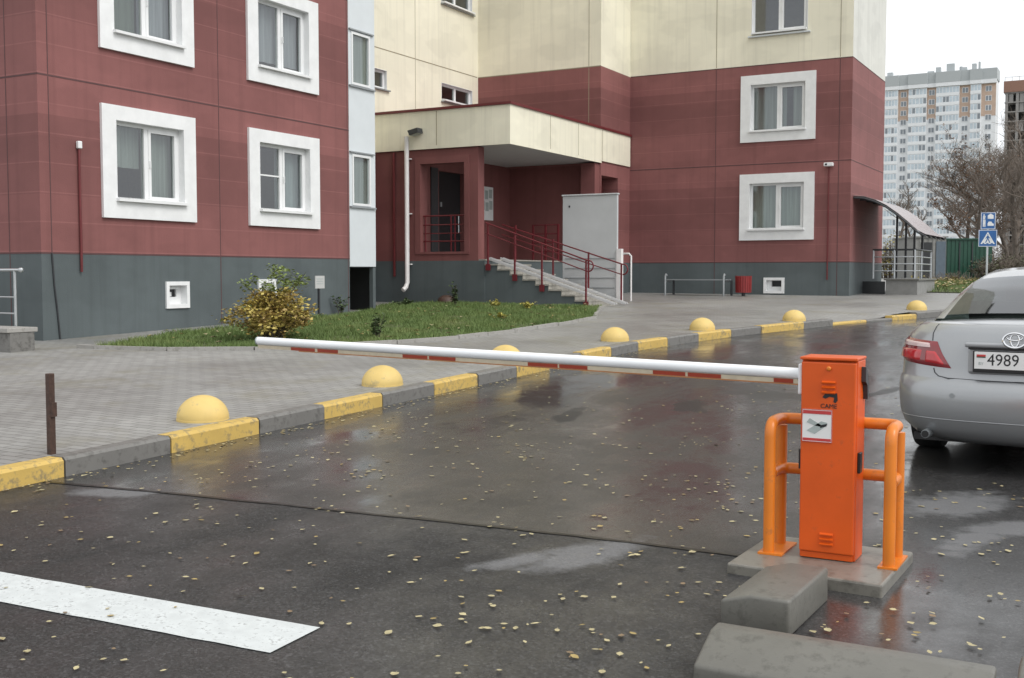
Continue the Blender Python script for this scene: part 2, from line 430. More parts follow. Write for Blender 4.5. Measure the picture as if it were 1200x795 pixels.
# ---------------------------------------------------------------- terrain
def sheet(name, rows, m, label, zfun):
    mb = MB()
    ids = [[mb.vert((x, y, zfun(x, y))) for x, y in r] for r in rows]
    for a, b in zip(ids, ids[1:]):
        for k in range(len(a) - 1): mb.face((a[k], a[k+1], b[k+1], b[k]))
    o = mb.build(name, m, recalc=True, smooth=True, angle=180); tag(o, label, kind='structure'); return o
ys = [-60, -40, -30] + [-20 + .5 * k for k in range(100)] + [30 + 3 * k for k in range(21)]
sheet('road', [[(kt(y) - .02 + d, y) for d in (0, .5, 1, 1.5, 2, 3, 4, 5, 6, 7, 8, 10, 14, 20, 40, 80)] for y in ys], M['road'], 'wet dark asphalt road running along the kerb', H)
sheet('sidewalk', [[(kt(y) - .15 - d, y) for d in (80, 40, 25, 16, 11, 8, 6, 4, 3, 2, 1, .5, 0)] for y in ys], M['paver'], 'grey block paved pavement between kerb and building', lambda x, y: HS(x, y) - .088 * ss(9.4, 10.2, y) * (1 - ss(11.8, 12.8, y)) * (1 - ss(.15, 1.5, kt(y) - x)))
gm = simple('far ground', (.10, .10, .07), .9, .3, .05)
sheet('ground', [[(x, y) for x in [-3000, -800, -200, -60, -20, 0, 20, 60, 200, 800, 3000]] for y in [-3000, -600, -120, -60, -20, 0, 20, 40, 70, 110, 200, 400, 900, 3000]], gm, 'open ground reaching out to the horizon', lambda x, y: H(x, y) - (.25 if y < 90 else .4))

# older asphalt in front of the seam
seam = [(8.6, -6.78), (9.7, -6.63), (10.71, -6.53), (11.62, -6.44), (12.39, -6.37), (13.06, -6.34), (13.82, -6.31)]
sheet('road_apron', [[(x + max(0, f - .165) * 9, y + (-16 - y) * f) for f in (0, .04, .1, .165, .25, .35, .6, 1)] for x, y in
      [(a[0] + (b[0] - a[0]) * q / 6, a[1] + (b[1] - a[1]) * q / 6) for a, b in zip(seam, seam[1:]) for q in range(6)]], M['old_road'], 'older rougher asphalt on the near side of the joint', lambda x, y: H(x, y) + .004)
mb = MB()
prev = None
sm = [(a[0] + (b[0] - a[0]) * q / 10, a[1] + (b[1] - a[1]) * q / 10) for a, b in zip(seam, seam[1:]) for q in range(10)]
for x, y in sm:
    j = .012 * noise.noise(Vector((x * 3, 0, 0))); w = .020 + .012 * noise.noise(Vector((x * 5, 3, 0)))
    cur = (mb.vert((x, y + j - w, H(x, y) + .008)), mb.vert((x, y + j + w, H(x, y) + .008)))
    if prev: mb.face((prev[0], cur[0], cur[1], prev[1]))
    prev = cur
tag(mb.build('road_joint', M['seam']), 'black bitumen joint crossing the wet road', kind='structure')
# white bar painted on the road
mb = MB()
def bil(u_, v_):
    (x0, y0), (x1, y1), (x2, y2), (x3, y3) = [(8.9, -8.37), (12.11, -8.2), (12.12, -8.52), (8.9, -8.70)]
    return ((x0 * (1-u_) + x1 * u_) * (1-v_) + (x3 * (1-u_) + x2 * u_) * v_, (y0 * (1-u_) + y1 * u_) * (1-v_) + (y3 * (1-u_) + y2 * u_) * v_)
g = [[None] * 4 for _ in range(25)]
for i in range(25):
    for j in range(4):
        x, y = bil(i / 24, j / 3)
        if j in (0, 3): y += .006 * noise.noise(Vector((x * 9, j, 1)))
        g[i][j] = mb.vert((x, y, H(x, y) + .008))
for i in range(24):
    for j in range(3): mb.face((g[i][j], g[i+1][j], g[i+1][j+1], g[i][j+1]))
tag(mb.build('road_marking', M['marking']), 'wide white painted bar on the near asphalt', kind='structure')

# kerb
kerb = empty('kerb', (8.5, 0, H(8.5, 0))); tag(kerb, 'row of alternately yellow and grey kerbstones edging the pavement', kind='structure')
cuts = [-13.4, -12.45, -11.5, -10.5, -9.5, -8.5, -7.55, -6.58, -5.6, -4.6, -3.72, -2.8, -1.86, -.95, -.04, .82, 1.78, 2.72, 3.7, 4.6, 5.62, 6.66, 7.62, 9.0, 10.1, 11.35, 12.2, 13.05, 14.0, 14.9, 16, 17, 18, 19, 20, 21, 22, 23, 24, 25, 26]
for k, (a, b) in enumerate(zip(cuts, cuts[1:])):
    yellow = (k % 2 == 0) if b < 13.9 else False
    if 11.35 <= a < 13: yellow = a > 12
    low = a > 9.5
    mb = MB()
    n = 4
    hh = .135 if not low else (.05 if a < 11.5 else .1 if a < 12.3 else .13)
    jit = random.uniform(-.006, .006)
    rows = []
    for q in range(n + 1):
        y = a + .006 + (b - a - .012) * q / n; x = kt(y) + jit
        z = H(x, y)
        zz = z + hh + jit * .6
        rows.append([mb.vert(p) for p in ((x + .0, y, z - .2), (x, y, zz - .022), (x - .022, y, zz), (x - .15, y, zz), (x - .15, y, z - .2))])
    for r0, r1 in zip(rows, rows[1:]):
        for q in range(4): mb.face((r0[q], r0[q+1], r1[q+1], r1[q]))
    mb.face(rows[0]); mb.face(rows[-1][::-1])
    o = mb.build('kerbstone', M['kerb_yellow'] if yellow else M['kerb_grey'])
    o.parent = kerb; o.matrix_parent_inverse = Matrix.Translation(-kerb.location)

# ---------------------------------------------------------------- lawn
lawn_poly = [(1.9, -.62), (3.13, -.4), (4.2, .2), (4.95, 1.0), (5.45, 1.9), (5.85, 3.0), (6.02, 4.5), (5.98, 6.2), (5.78, 8.3), (5.3, 9.4), (4.25, 12.0), (1.0, 12.08), (-.6, 12.08), (-1.1, 10.9), (-.75, 9.9), (.05, 8.6), (.42, 7.0), (.62, 4.0), (1.0, 1.6)]
def inside(p, poly):
    x, y = p; c = False
    for i in range(len(poly)):
        (x0, y0), (x1, y1) = poly[i], poly[i-1]
        if (y0 > y) != (y1 > y) and x < (x1 - x0) * (y - y0) / (y1 - y0) + x0: c = not c
    return c
def fill(name, poly, m, dz, label, kind='structure'):
    mb = MB(); mb.face([mb.vert((x, y, HS(x, y) + dz)) for x, y in poly])
    o = mb.build(name, m); 
    bm = bmesh.new(); bm.from_mesh(o.data); bmesh.ops.triangulate(bm, faces=bm.faces); bm.to_mesh(o.data); bm.free()
    return tag(o, label, kind=kind)
fill('lawn', lawn_poly, M['soil'], .02, 'strip of lawn between the building and the pavement')
def edging(name, pts, label, w=.07, h=.055):
    mb = MB()
    for (x0, y0), (x1, y1) in zip(pts, pts[1:]):
        d = Vector((x1 - x0, y1 - y0)); nrm = Vector((-d.y, d.x)).normalized() * w / 2
        ln = d.length; k = max(1, round(ln))
        for q in range(k):
            a = Vector((x0, y0)) + d * (q / k + .004); b = Vector((x0, y0)) + d * ((q + 1) / k - .004)
            j = random.uniform(-.008, .01)
            i = [mb.vert((p.x, p.y, HS(p.x, p.y) + z)) for z in (-.05, h + j) for p in (a - nrm, a + nrm, b + nrm, b - nrm)]
            for f in ((0, 1, 2, 3), (4, 7, 6, 5), (0, 4, 5, 1), (1, 5, 6, 2), (2, 6, 7, 3), (3, 7, 4, 0)): mb.face([i[t] for t in f])
    return tag(mb.build(name, M['curb_pale']), label, kind='structure')
edging('lawn_edging', [(1.55, -.62)] + lawn_poly[:11], 'thin concrete edging along the lawn')
def blades(name, polys, n, hgt, m, label, cam=(15, -11.8)):
    mb = MB(); rnd = random.Random(5)
    for poly, cnt in zip(polys, n):
        xs = [p[0] for p in poly]; yy = [p[1] for p in poly]
        k = 0
        while k < cnt:
            x, y = rnd.uniform(min(xs), max(xs)), rnd.uniform(min(yy), max(yy))
            if not inside((x, y), poly): continue
            d = noise.noise(Vector((x * 1.3, y * 1.3, 0)))
            k += 1
            if rnd.random() > .8 + d * .9: continue
            z = HS(x, y) + .015
            h = hgt * rnd.uniform(.5, 1.25) * (1 + .7 * d); a = rnd.uniform(0, 6.28); w = rnd.uniform(.004, .009); b = rnd.uniform(0, 6.28); ln = h * rnd.uniform(.2, .9)
            c, s = math.cos(a) * w, math.sin(a) * w
            mb.face((mb.vert((x - c, y - s, z)), mb.vert((x + c, y + s, z)), mb.vert((x + math.cos(b) * ln, y + math.sin(b) * ln, z + h))))
    o = mb.build(name, m, recalc=False); return tag(o, label, cat='grass', kind='stuff')
blades('grass', [lawn_poly], [95000], .075, M['grass'], 'short autumn grass covering the lawn')
lawn2 = [(9.75, 22.7), (11.4, 22.7), (13.6, 23.8), (17.4, 30), (20, 38), (8, 40), (8.2, 31), (9.7, 25)]
fill('far_lawn', lawn2, M['soil'], .02, 'grass verge beyond the side entrance')
o = blades('verge_grass', [lawn2], [26000], .11, M['grass'], 'longer grass with yellow leaves on the far verge')

# ---------------------------------------------------------------- leaf-sized foliage
def leaf_cloud(mb, pts, size, rnd, flat=.5):
    for p in pts:
        s = size * rnd.uniform(.6, 1.3); a = rnd.uniform(0, 6.28); t = rnd.uniform(-1.3, 1.3)
        d = Vector((math.cos(a), math.sin(a), rnd.uniform(-.7, .5))).normalized()
        q = d.cross(Vector((math.sin(t), .2, math.cos(t)))).normalized() * s * .32
        p = Vector(p); d *= s * .5
        ids = [mb.vert(p - d), mb.vert(p + q), mb.vert(p + d), mb.vert(p - q)]
        mb.face(ids)
def bush():
    rnd = random.Random(3)
    x0, y0 = 3.55, 1.35; z0 = HS(x0, y0)
    t = empty('bush', (x0, y0, z0)); t.scale = (1.12, 1.12, 1.0); tag(t, 'rounded bush with yellow orange leaves and green shoots on top', 'bush')
    st = MB(); tips = []
    for k in range(60):
        a = rnd.uniform(0, 6.28); r = rnd.uniform(.05, .72); h = rnd.uniform(.35, .8) * math.sqrt(max(.1, 1 - (r / .95) ** 2))
        if k < 5: r = rnd.uniform(0, .5); h = rnd.uniform(.85, 1.08)
        p0 = Vector((rnd.uniform(-.12, .12), rnd.uniform(-.12, .12), 0)); p2 = Vector((math.cos(a) * r, math.sin(a) * r, h))
        p1 = (p0 + p2) / 2 + Vector((-math.cos(a) * .05 * r, -math.sin(a) * .05 * r, .12 * h))
        st.tube([p0, p1, p2], .008, 4, False, .003); tips.append((p0, p1, p2))
        for q in range(4):
            b = p1.lerp(p2, rnd.random()); e = b + Vector((rnd.uniform(-.2, .2), rnd.uniform(-.2, .2), rnd.uniform(-.02, .16)))
            st.tube([b, e], .004, 3, False, .002); tips.append((b, (b + e) / 2, e))
    st.build('stem', M['bark'], t, recalc=False)
    ly, lo_, lg = [], [], []
    for p0, p1, p2 in tips:
        for q in range(34):
            f = rnd.random() ** .6
            b = (p0.lerp(p1, f * 2) if f < .5 else p1.lerp(p2, f * 2 - 1)) + Vector((rnd.gauss(0, .045), rnd.gauss(0, .045), rnd.gauss(0, .04)))
            if b.z < .03: continue
            nz = noise.noise(b * 4.5)
            if b.z > .80 + .1 * nz or (nz > .5 and rnd.random() < .35): lg.append(b)
            elif nz + rnd.gauss(0, .25) > -.12: ly.append(b)
            else: lo_.append(b)
    for pts, m, nm in ((ly, 'bush_yellow', 'foliage'), (lo_, 'bush_orange', 'foliage'), (lg, 'bush_green', 'foliage')):
        mb = MB(); leaf_cloud(mb, pts, .058, rnd); mb.build(nm, M[m], t, recalc=False)
bush()
def weed(x, y, h, w, n, m, label, group=None, name='weed', stemmy=True):
    rnd = random.Random(hash((x, y)) & 0xffff)
    t = empty(name, (x, y, HS(x, y) + .01)); tag(t, label, 'plant', group)
    st, lf = MB(), MB()
    for k in range(n):
        a = rnd.uniform(0, 6.28); r = rnd.uniform(0, w)
        p1 = Vector((math.cos(a) * r, math.sin(a) * r, h * rnd.uniform(.5, 1)))
        st.tube([(p1.x * .2, p1.y * .2, 0), (p1.x * .5, p1.y * .5, p1.z * .6), p1], .006, 4, False, .002)
        leaf_cloud(lf, [Vector((p1.x * f, p1.y * f, p1.z * f)) + Vector((rnd.gauss(0, .02), rnd.gauss(0, .02), 0)) for f in [rnd.uniform(.3, 1.05) for _ in range(14)]], .07, rnd)
    st.build('stem', M['bark'], t, recalc=False); lf.build('foliage', M[m], t, recalc=False)
weed(4.75, 2.4, .42, .22, 12, 'weed', 'dark weed with thin stems on the lawn behind the boom')
weed(1.1, 10.6, .62, .2, 14, 'weed', 'dark upright tuft on the lawn below the porch opening')
weed(.2, 7.35, .42, .25, 10, 'weed', 'leafy weed beside the little sign at the lawn corner')
weed(4.35, 7.0, .16, .26, 12, 'yellow_weed', 'low yellow tuft in the middle of the lawn')
weed(3.2, 10.3, .2, .2, 10, 'yellow_weed', 'low yellow tuft near the foot of the stair wall')
weed(2.05, 10.9, .2, .22, 9, 'yellow_weed', 'low yellow tuft between the dark tuft and the stair')
weed(-.2, 10.4, .2, .35, 12, 'weed', 'low green weed patch under the white drainpipe')

# ---------------------------------------------------------------- the apartment building
FA = lambda a, n, z: (n, a, z)                     # long wing: wall runs along y, faces +x
FB = lambda a, n, z: (a, 19.69 - n, z)             # far block: wall runs along x, faces -y
FC = lambda a, n, z: (-2.4 + n, a, z)
FE = lambda a, n, z: (8.26 + n, a, z)              # far block's end wall
FL_ = lambda a, n, z: (a, -n, z)                   # long wing's end wall, faces -y
FD = lambda a, n, z: (a, 17.55 - n, z)
FR = lambda a, n, z: (1.68 + n, a, z)
FP = lambda a, n, z: (a, 12.2 - n, z)              # porch side wall, faces -y
FI = lambda a, n, z: (-1.3 + n, a, z)              # wall inside the porch
TOP = 27.0
bld = empty('apartment_building', (0, 0, HS(0, 0))); tag(bld, 'dark red and cream panel apartment block on a grey plinth with porch', 'apartment building')
bld.location = (0, 0, 0)
def part(mb, name, m, **k): return mb.build(name, m, bld, **k)

def window(f, o, i, curt=None, cm=0, kind='surround', part_bottom=0, right_split=True, name='window', grille=False, room=1.4):
    """o = outer surround rectangle, i = opening, in wall coordinates (a0, a1, z0, z1)"""
    mb = MB(f)
    if kind == 'surround':
        e_ = .004
        mb.ring(o, (i[0] - e_, i[1] + e_, i[2] - e_, i[3] + e_), .0015, .055)
        mb.ring((i[0] - .004, i[1] + .004, i[2] - .004, i[3] + .004), i, -.16, .053)
        w = mb.build(name, M['surround'], bld)
    else:
        mb.ring((i[0] - .01, i[1] + .01, i[2] - .01, i[3] + .01), i, -.16, .004)
        w = mb.build(name, M['pvc'], bld)
    fr = MB(f)
    a0, a1, z0, z1 = i; wd = a1 - a0
    fr.ring((a0, a1, z0, z1), (a0 + .06, a1 - .06, z0 + .06, z1 - .06), -.15, -.085)
    mid = (a0 + a1) / 2
    two = wd > .8
    if two:
        fr.box(mid - .045, mid + .045, -.148, -.083, z0 + .06, z1 - .06)
        if right_split:
            fr.ring((mid + .045, a1 - .06, z0 + .06, z1 - .06), (mid + .10, a1 - .115, z0 + .115, z1 - .115), -.14, -.07)
            fr.box(mid + .055, mid + .075, -.07, -.04, (z0 + z1) / 2 - .06, (z0 + z1) / 2 + .06)
    if part_bottom: fr.box(a0 + .06, mid - .045, -.14, -.09, z0 + part_bottom - .015, z0 + part_bottom + .015)
    fr.build('frame', M['pvc'], w)
    gl = MB(f); gl.poly([(a0 + .05, -.115, z0 + .05), (a1 - .05, -.115, z0 + .05), (a1 - .05, -.115, z1 - .05), (a0 + .05, -.115, z1 - .05)])
    gl.build('pane', M['glass'], w)
    if wd > .8:
        sl = MB(f); sl.prism([(-.07, .035), (.13, .0), (.13, -.045), (-.07, -.045)], a0 - .03 if kind == 'surround' else a0 + .01, a1 + .03 if kind == 'surround' else a1 - .01, lambda x, y, h: (h, x, z0 + .03 + y))
        sl.build('sill', M['pvc'], w)
    if curt:
        cu = MB(f)
        for (c0, c1, cz0, *own) in curt:
            cu.m = own[0] if own else cm
            n = max(6, int((c1 - c0) * 22)); prev = None
            for q in range(n + 1):
                a = a0 + wd * c0 + wd * (c1 - c0) * q / n
                nn = -.26 + .025 * math.sin(q * 1.9) + .012 * math.sin(q * .7)
                cur = (cu.vert(f(a, nn, z0 + .03 + cz0 * (z1 - z0))), cu.vert(f(a, nn, z1 - .02)))
                if prev: cu.face((prev[0], cur[0], cur[1], prev[1]))
                prev = cur
        cu.build('curtain', CURT, w, smooth=True, angle=180)
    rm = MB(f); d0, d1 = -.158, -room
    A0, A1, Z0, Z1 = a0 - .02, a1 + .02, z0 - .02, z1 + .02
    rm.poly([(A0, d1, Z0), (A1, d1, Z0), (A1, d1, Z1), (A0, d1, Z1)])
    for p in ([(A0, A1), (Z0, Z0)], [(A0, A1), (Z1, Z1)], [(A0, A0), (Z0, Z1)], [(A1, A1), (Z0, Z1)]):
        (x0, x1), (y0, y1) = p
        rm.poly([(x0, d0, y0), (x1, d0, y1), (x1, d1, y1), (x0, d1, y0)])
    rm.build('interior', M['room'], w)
    return w

# --- long wing (left)
aw = []
for k, z in enumerate((2.41, 5.21, 8.01)):
    aw.append(((1.2, 3.32, z, z + 1.89), (1.50, 3.03, z + .30, z + 1.64)))
    aw.append(((4.74, 6.88, z, z + 1.89), (5.04, 6.57, z + .30, z + 1.64)))
holes = [i for o, i in aw]
mb = MB(FA); mb.wall(0, 7.95, 1.8, 10.2, holes); part(mb, 'red_wall', M['red'])
bas = [((2.57, 3.13, .85, 1.33), (2.64, 3.06, .92, 1.26)), ((4.98, 5.50, .93, 1.36), (5.05, 5.43, 1.0, 1.29))]
mb = MB(FA); mb.wall(0, 7.95, -.6, 1.8, [i for o, i in bas], n=.0); part(mb, 'plinth', M['plinth'])
mb = MB(FA); mb.wall(0, 7.95, 10.2, TOP); part(mb, 'cream_wall', M['cream'])
mb = MB(FL_); mb.wall(-13, 0, 1.8, 10.2); part(mb, 'red_wall', M['red'])
mb = MB(FL_); mb.wall(-13, 0, -.6, 1.8); part(mb, 'plinth', M['plinth'])
mb = MB(FL_); mb.wall(-13, 0, 10.2, TOP); part(mb, 'cream_wall', M['cream'])
mb = MB(); mb.box(-13, -.005, 7.945, 7.95, -.6, TOP); part(mb, 'cream_wall', M['cream'])
mb = MB(); mb.box(-13.1, .1, -.1, 8.0, TOP, TOP + .3); part(mb, 'roof', M['sheet'])
cur_a = [([(0, .49, .42), (.0, .2, 0, 3), (.52, 1, 0)], 0), ([(.5, 1, 0)], 2), ([(0, .46, 0, 3), (.5, .98, .0, 4)], 0), ([(0, 1, .12, 4)], 2), ([(0, .3, 0), (.7, 1, 0)], 1), ([(0, 1, .3)], 0)]  # third window: lilac right half is a pane reflection painted as a curtain
for k, (o, i) in enumerate(aw):
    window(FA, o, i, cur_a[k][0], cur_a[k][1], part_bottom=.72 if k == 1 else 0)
for o, i in bas:
    mb = MB(FA); mb.ring(o, i, -.20, .035); w = mb.build('basement_window', M['surround'], bld)
    a0, a1, z0, z1 = i
    fr = MB(FA); fr.ring((a0, a1, z0, z1), (a0 + .07, a1 - .11, z0 + .13, z1 - .07), -.18, -.12); fr.build('frame', M['pvc'], w)
    gl = MB(FA); gl.poly([(a0, -.16, z0), (a1, -.16, z0), (a1, -.16, z1), (a0, -.16, z1)]); gl.build('pane', M['darkdoor'], w)
    bx = MB(FA); bx.box(a0 + .12, a0 + .2, -.155, -.13, z1 - .2, z1 - .12); bx.build('vent_cover', M['pvc'], w)
def joints(f, vs, hs, m):
    mb = MB(f)
    for a, z0, z1 in vs: mb.box(a - .009, a + .009, -.004, .003, z0, z1)
    for z, a0, a1 in hs: mb.box(a0, a1, -.004, .0035, z - .013, z + .013)
    part(mb, 'panel_joint', m)
joints(FA, [(3.97, -.5, 1.79), (3.97, 1.81, 4.585), (3.97, 4.615, 10.1), (.2, 1.81, 4.58), (.2, 4.62, 10.1), (7.9, -.3, 10.1)], [(4.6, 0, 7.95), (1.8, 0, 7.95), (7.4, 0, 7.95), (10.2, 0, 7.95)], M['joint'])
joints(FL_, [(-.75, -.5, 1.78), (-.75, 1.82, 4.58), (-.75, 4.62, 10)], [(4.6, -13, 0), (1.8, -13, 0), (7.4, -13, 0)], M['joint'])
# glazed balcony stack at the end of the wing
FG = FA
bal = [((8.06, 8.74, 2.98, 4.10), 0), ((8.06, 8.74, 5.62, 6.76), 1), ((8.06, 8.74, 8.4, 9.5), 0), ((8.06, 8.74, 11.2, 12.3), 1)]
mb = MB(FG); mb.wall(7.965, 8.93, 1.63, TOP, [b for b, _ in bal], depth=.0)
mb.box(7.965, 8.93, -1.6, -.9, 1.6, 1.63)
mb.wall(7.965, 8.93, 1.63, TOP, (), n=-1.6)
for y in (7.966, 8.93): 
    mb.poly([(y, 0, 1.63), (y, -1.6, 1.63), (y, -1.6, TOP), (y, 0, TOP)])
mb.poly([(7.965, 0, 1.63), (8.93, 0, 1.63), (8.93, -1.6, 1.63), (7.965, -1.6, 1.63)])
part(mb, 'balcony_panel', M['white_panel'])
for b, c in bal[:3]:
    mb = MB(FG); mb.ring(b, (b[0] + .05, b[1] - .05, b[2] + .05, b[3] - .05), -.06, .02); w = mb.build('balcony_window', M['pvc'], bld)
    sl = MB(FG); sl.box(7.97, 8.90, -.02, .05, b[2] - .055, b[2] - .02); sl.build('sill', M['grey_metal'], w)
    sl = MB(FG); sl.box(7.97, 8.86, -.02, .045, b[3] + .03, b[3] + .06); sl.build('drip_strip', M['grey_metal'], w)
    gl = MB(FG); gl.poly([(b[0] + .04, -.02, b[2] + .04), (b[1] - .04, -.02, b[2] + .04), (b[1] - .04, -.02, b[3] - .04), (b[0] + .04, -.02, b[3] - .04)]); gl.build('pane', M['glass'], w)
    cu = MB(FG); cu.poly([(b[0], -.07, b[2]), (b[1], -.07, b[2]), (b[1], -.07, b[3]), (b[0], -.07, b[3])]); cu.build('curtain', CURT[0], w)
mb = MB(FG); mb.box(8.96, 9.0, -2.39, -.13, .3, 1.62); part(mb, 'void_shade_sheet', M['darkdoor'])  # near-black sheet added as the shade in the void under the balcony
mb = MB(FG); mb.box(8.84, 8.94, -.12, -.02, .3, 1.63); part(mb, 'support_post', M['plinth'])

# --- recessed cream wall (behind the porch roof)
cw = [((12.2, 12.78, 6.36, 6.85), 0), ((15.5, 17.2, 6.45, 6.95), 0), ((15.5, 17.2, 9.22, 10.3), 0)]
mb = MB(FC); mb.wall(7.9, 17.55, 4.6, TOP, [h for h, _ in cw]); part(mb, 'cream_wall', M['cream'])
mb = MB(FC); mb.wall(7.9, 12.6, 1.8, 4.6); part(mb, 'red_wall', M['red_plain'])
mb = MB(FC); mb.wall(7.9, 12.6, -.4, 1.8); part(mb, 'plinth', M['plinth'])
for h, _ in cw: window(FC, h, h, None, kind='flush', right_split=False)
joints(FC, [(14.15, 4.7, 7.38), (14.15, 7.42, 16)], [(7.4, 8, 17.5), (10.2, 8, 17.5)], M['joint_cream'])
for h, _ in cw:
    mb = MB(FC); mb.box(h[0] - .04, h[1] + .1, .006, .07, h[2] - .05, h[2] - .015); part(mb, 'window_sill', M['grey_metal'])

# --- stair tower wall and its return
mb = MB(FD); mb.wall(-2.4, 1.68, 4.6, 7.4); part(mb, 'red_wall', M['red'])
mb = MB(FD); mb.wall(-2.4, 1.68, 1.8, 4.6); part(mb, 'red_wall', M['red_plain'])
mb = MB(FD); mb.wall(-2.4, 1.68, -.2, 1.8); part(mb, 'plinth', M['plinth'])
mb = MB(FD); mb.wall(-2.4, 1.68, 7.4, TOP); part(mb, 'cream_wall', M['cream'])
mb = MB(FR); mb.wall(17.55, 19.69, 1.8, 7.4, [(17.62, 18.8, 1.8, 4.3)], depth=.5); part(mb, 'red_wall', M['red'])
mb = MB(FR); mb.box(17.62, 18.8, -.52, -.5, 1.7, 4.32); part(mb, 'side_door', M['dark_red_metal'])
mb = MB(FR); mb.wall(17.55, 19.69, -.2, 1.8); part(mb, 'plinth', M['plinth'])
mb = MB(FR); mb.wall(17.55, 19.69, 7.4, TOP); part(mb, 'cream_wall', M['cream'])
joints(FD, [(1.3, 5.7, 7.38), (1.3, 7.42, 16)], [(7.4, -2.4, 1.68), (10.2, -2.4, 1.68)], M['joint_cream'])
mb = MB(); mb.box(-13, 1.7, 17.545, 24.4, TOP, TOP + .3); part(mb, 'roof', M['sheet'])
mb = MB(); mb.box(1.22, 1.66, 17.2, 17.545, 1.83, 4.62); part(mb, 'pilaster', M['red_plain'])

# --- far block (right)
bw = []
for z in (2.43, 5.23):
    bw.append(((5.13, 7.27, z, z + 1.89), (5.42, 6.98, z + .29, z + 1.62)))
b3 = [((5.36, 7.06, z, z + 1.42), (5.42, 7.0, z + .06, z + 1.36)) for z in (8.22, 11.02)]
mb = MB(FB); mb.wall(1.68, 8.26, 1.8, 7.4, [i for o, i in bw]); part(mb, 'red_wall', M['red'])
bb = ((5.86, 6.46, .91, 1.36), (5.94, 6.38, .98, 1.29))
mb = MB(FB); mb.wall(1.68, 8.26, -.2, 1.8, [bb[1]]); part(mb, 'plinth', M['plinth'])
mb = MB(FB); mb.wall(1.68, 8.26, 7.4, TOP, [i for o, i in b3]); part(mb, 'cream_wall', M['cream'])
mb = MB(FE); mb.wall(19.69, 24.3, 1.8, 7.4); part(mb, 'red_wall', M['red'])
mb = MB(FE); mb.wall(19.69, 24.3, -.2, 1.8); part(mb, 'plinth', M['plinth'])
mb = MB(FE); mb.wall(19.69, 24.3, 7.4, TOP); part(mb, 'pale_wall', M['pale'])
mb = MB(); mb.box(1.7, 8.25, 24.295, 24.3, -.2, TOP); part(mb, 'cream_wall', M['cream'])
mb = MB(); mb.box(1.7, 8.4, 19.55, 24.4, TOP, TOP + .3); part(mb, 'roof', M['sheet'])
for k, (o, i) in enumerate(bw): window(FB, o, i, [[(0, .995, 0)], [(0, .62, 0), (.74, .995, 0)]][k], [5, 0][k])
for o, i in b3:
    w = window(FB, i, i, None, kind='flush')
    mb = MB(FB); mb.box(o[0] - .03, o[1] + .03, .006, .09, o[2] - .03, o[2] + .01); part(mb, 'window_sill', M['white_panel'])
mb = MB(FB); mb.ring(bb[0], bb[1], -.2, .035); w = mb.build('basement_window', M['surround'], bld)
fr = MB(FB); fr.ring(bb[1], (6.06, 6.36, 1.1, 1.27), -.18, -.1); fr.build('frame', M['pvc'], w)
gl = MB(FB); gl.poly([(5.9, -.17, .95), (6.4, -.17, .95), (6.4, -.17, 1.3), (5.9, -.17, 1.3)]); gl.build('pane', M['darkdoor'], w)
joints(FB, [(4.38, -.1, 1.79), (4.38, 1.81, 4.58), (4.38, 4.62, 7.38), (7.92, -.1, 1.79), (7.92, 1.81, 4.58), (7.92, 4.62, 7.38)], [(4.6, 1.7, 8.26), (1.8, 1.7, 8.26)], M['joint'])
joints(FB, [(4.38, 7.43, 16), (7.92, 7.43, 16)], [(10.2, 1.7, 8.26)], M['joint_cream'])
joints(FB, [], [(7.4, 1.7, 8.26)], M['joint'])
joints(FE, [], [(4.6, 19.7, 24.3), (1.8, 19.7, 24.3), (7.4, 19.7, 24.3)], M['joint'])

# --- porch
mb = MB(FP)
oph = (-.94, .38, 2.03, 4.27)
mb.wall(-2.4, .77, 1.8, 4.64, [oph], n=-.3)
mb.wall(-2.4, .77, 1.8, 4.64, [oph], n=0, depth=.3)
mb.poly([(.77, 0, 1.8), (.77, -.3, 1.8), (.77, -.3, 4.64), (.77, 0, 4.64)])
part(mb, 'porch_wall', M['red_plain'])
mb = MB(FP); mb.ring((oph[0] - .16, oph[1] + .14, oph[2] - .06, oph[3] + .18), oph, .0015, .03); part(mb, 'opening_surround', M['red_plain'])
mb = MB(FP); mb.box(-2.4, .95, -5.345, .0, -.2, 1.8); part(mb, 'plinth', M['plinth'])
mb = MB(FP); mb.box(-2.398, .97, -5.34, -.02, 1.8, 1.835); part(mb, 'platform', M['tile'])
mb = MB(FI); mb.wall(12.52, 17.55, 1.83, 4.64, [(13.62, 14.95, 1.83, 4.25)], depth=.18); part(mb, 'inner_wall', M['red_plain'])
mb = MB(FI); mb.box(13.6, 14.97, -.25, -.15, 1.84, 4.28); d = part(mb, 'entrance_door', M['darkdoor'])
hb = MB(FI); hb.tube([(14.75, -.08, 2.6), (14.75, -.08, 3.1)], .015, 8); hb.build('handle', M['steel'], d)
hb = MB(FI); hb.box(13.9, 13.98, -.149, -.13, 3.3, 3.42); hb.build('intercom', M['grey_metal'], d)
mb = MB(FI); mb.box(13.2, 13.55, .005, .03, 1.84, 4.3); part(mb, 'door_leaf', M['dark_metal'])
mb = MB(); mb.box(-2.38, 1.70, 12.16, 17.53, 4.66, 4.70); part(mb, 'soffit', M['sheet'])
mb = MB(); mb.box(-2.39, 1.72, 12.13, 17.54, 4.702, 5.60); mb.box(1.701, 1.72, 12.13, 17.54, 4.64, 4.701); mb.box(-2.39, 1.70, 12.13, 12.155, 4.64, 4.701); mb.box(1.69, 1.72, 17.555, 19.63, 4.702, 5.6); part(mb, 'canopy', M['cream'])
mb = MB(); mb.box(-2.395, 1.76, 12.09, 17.545, 5.602, 5.665); mb.box(1.692, 1.76, 17.56, 19.66, 5.602, 5.665); part(mb, 'canopy_flashing', M['dark_red_metal'])
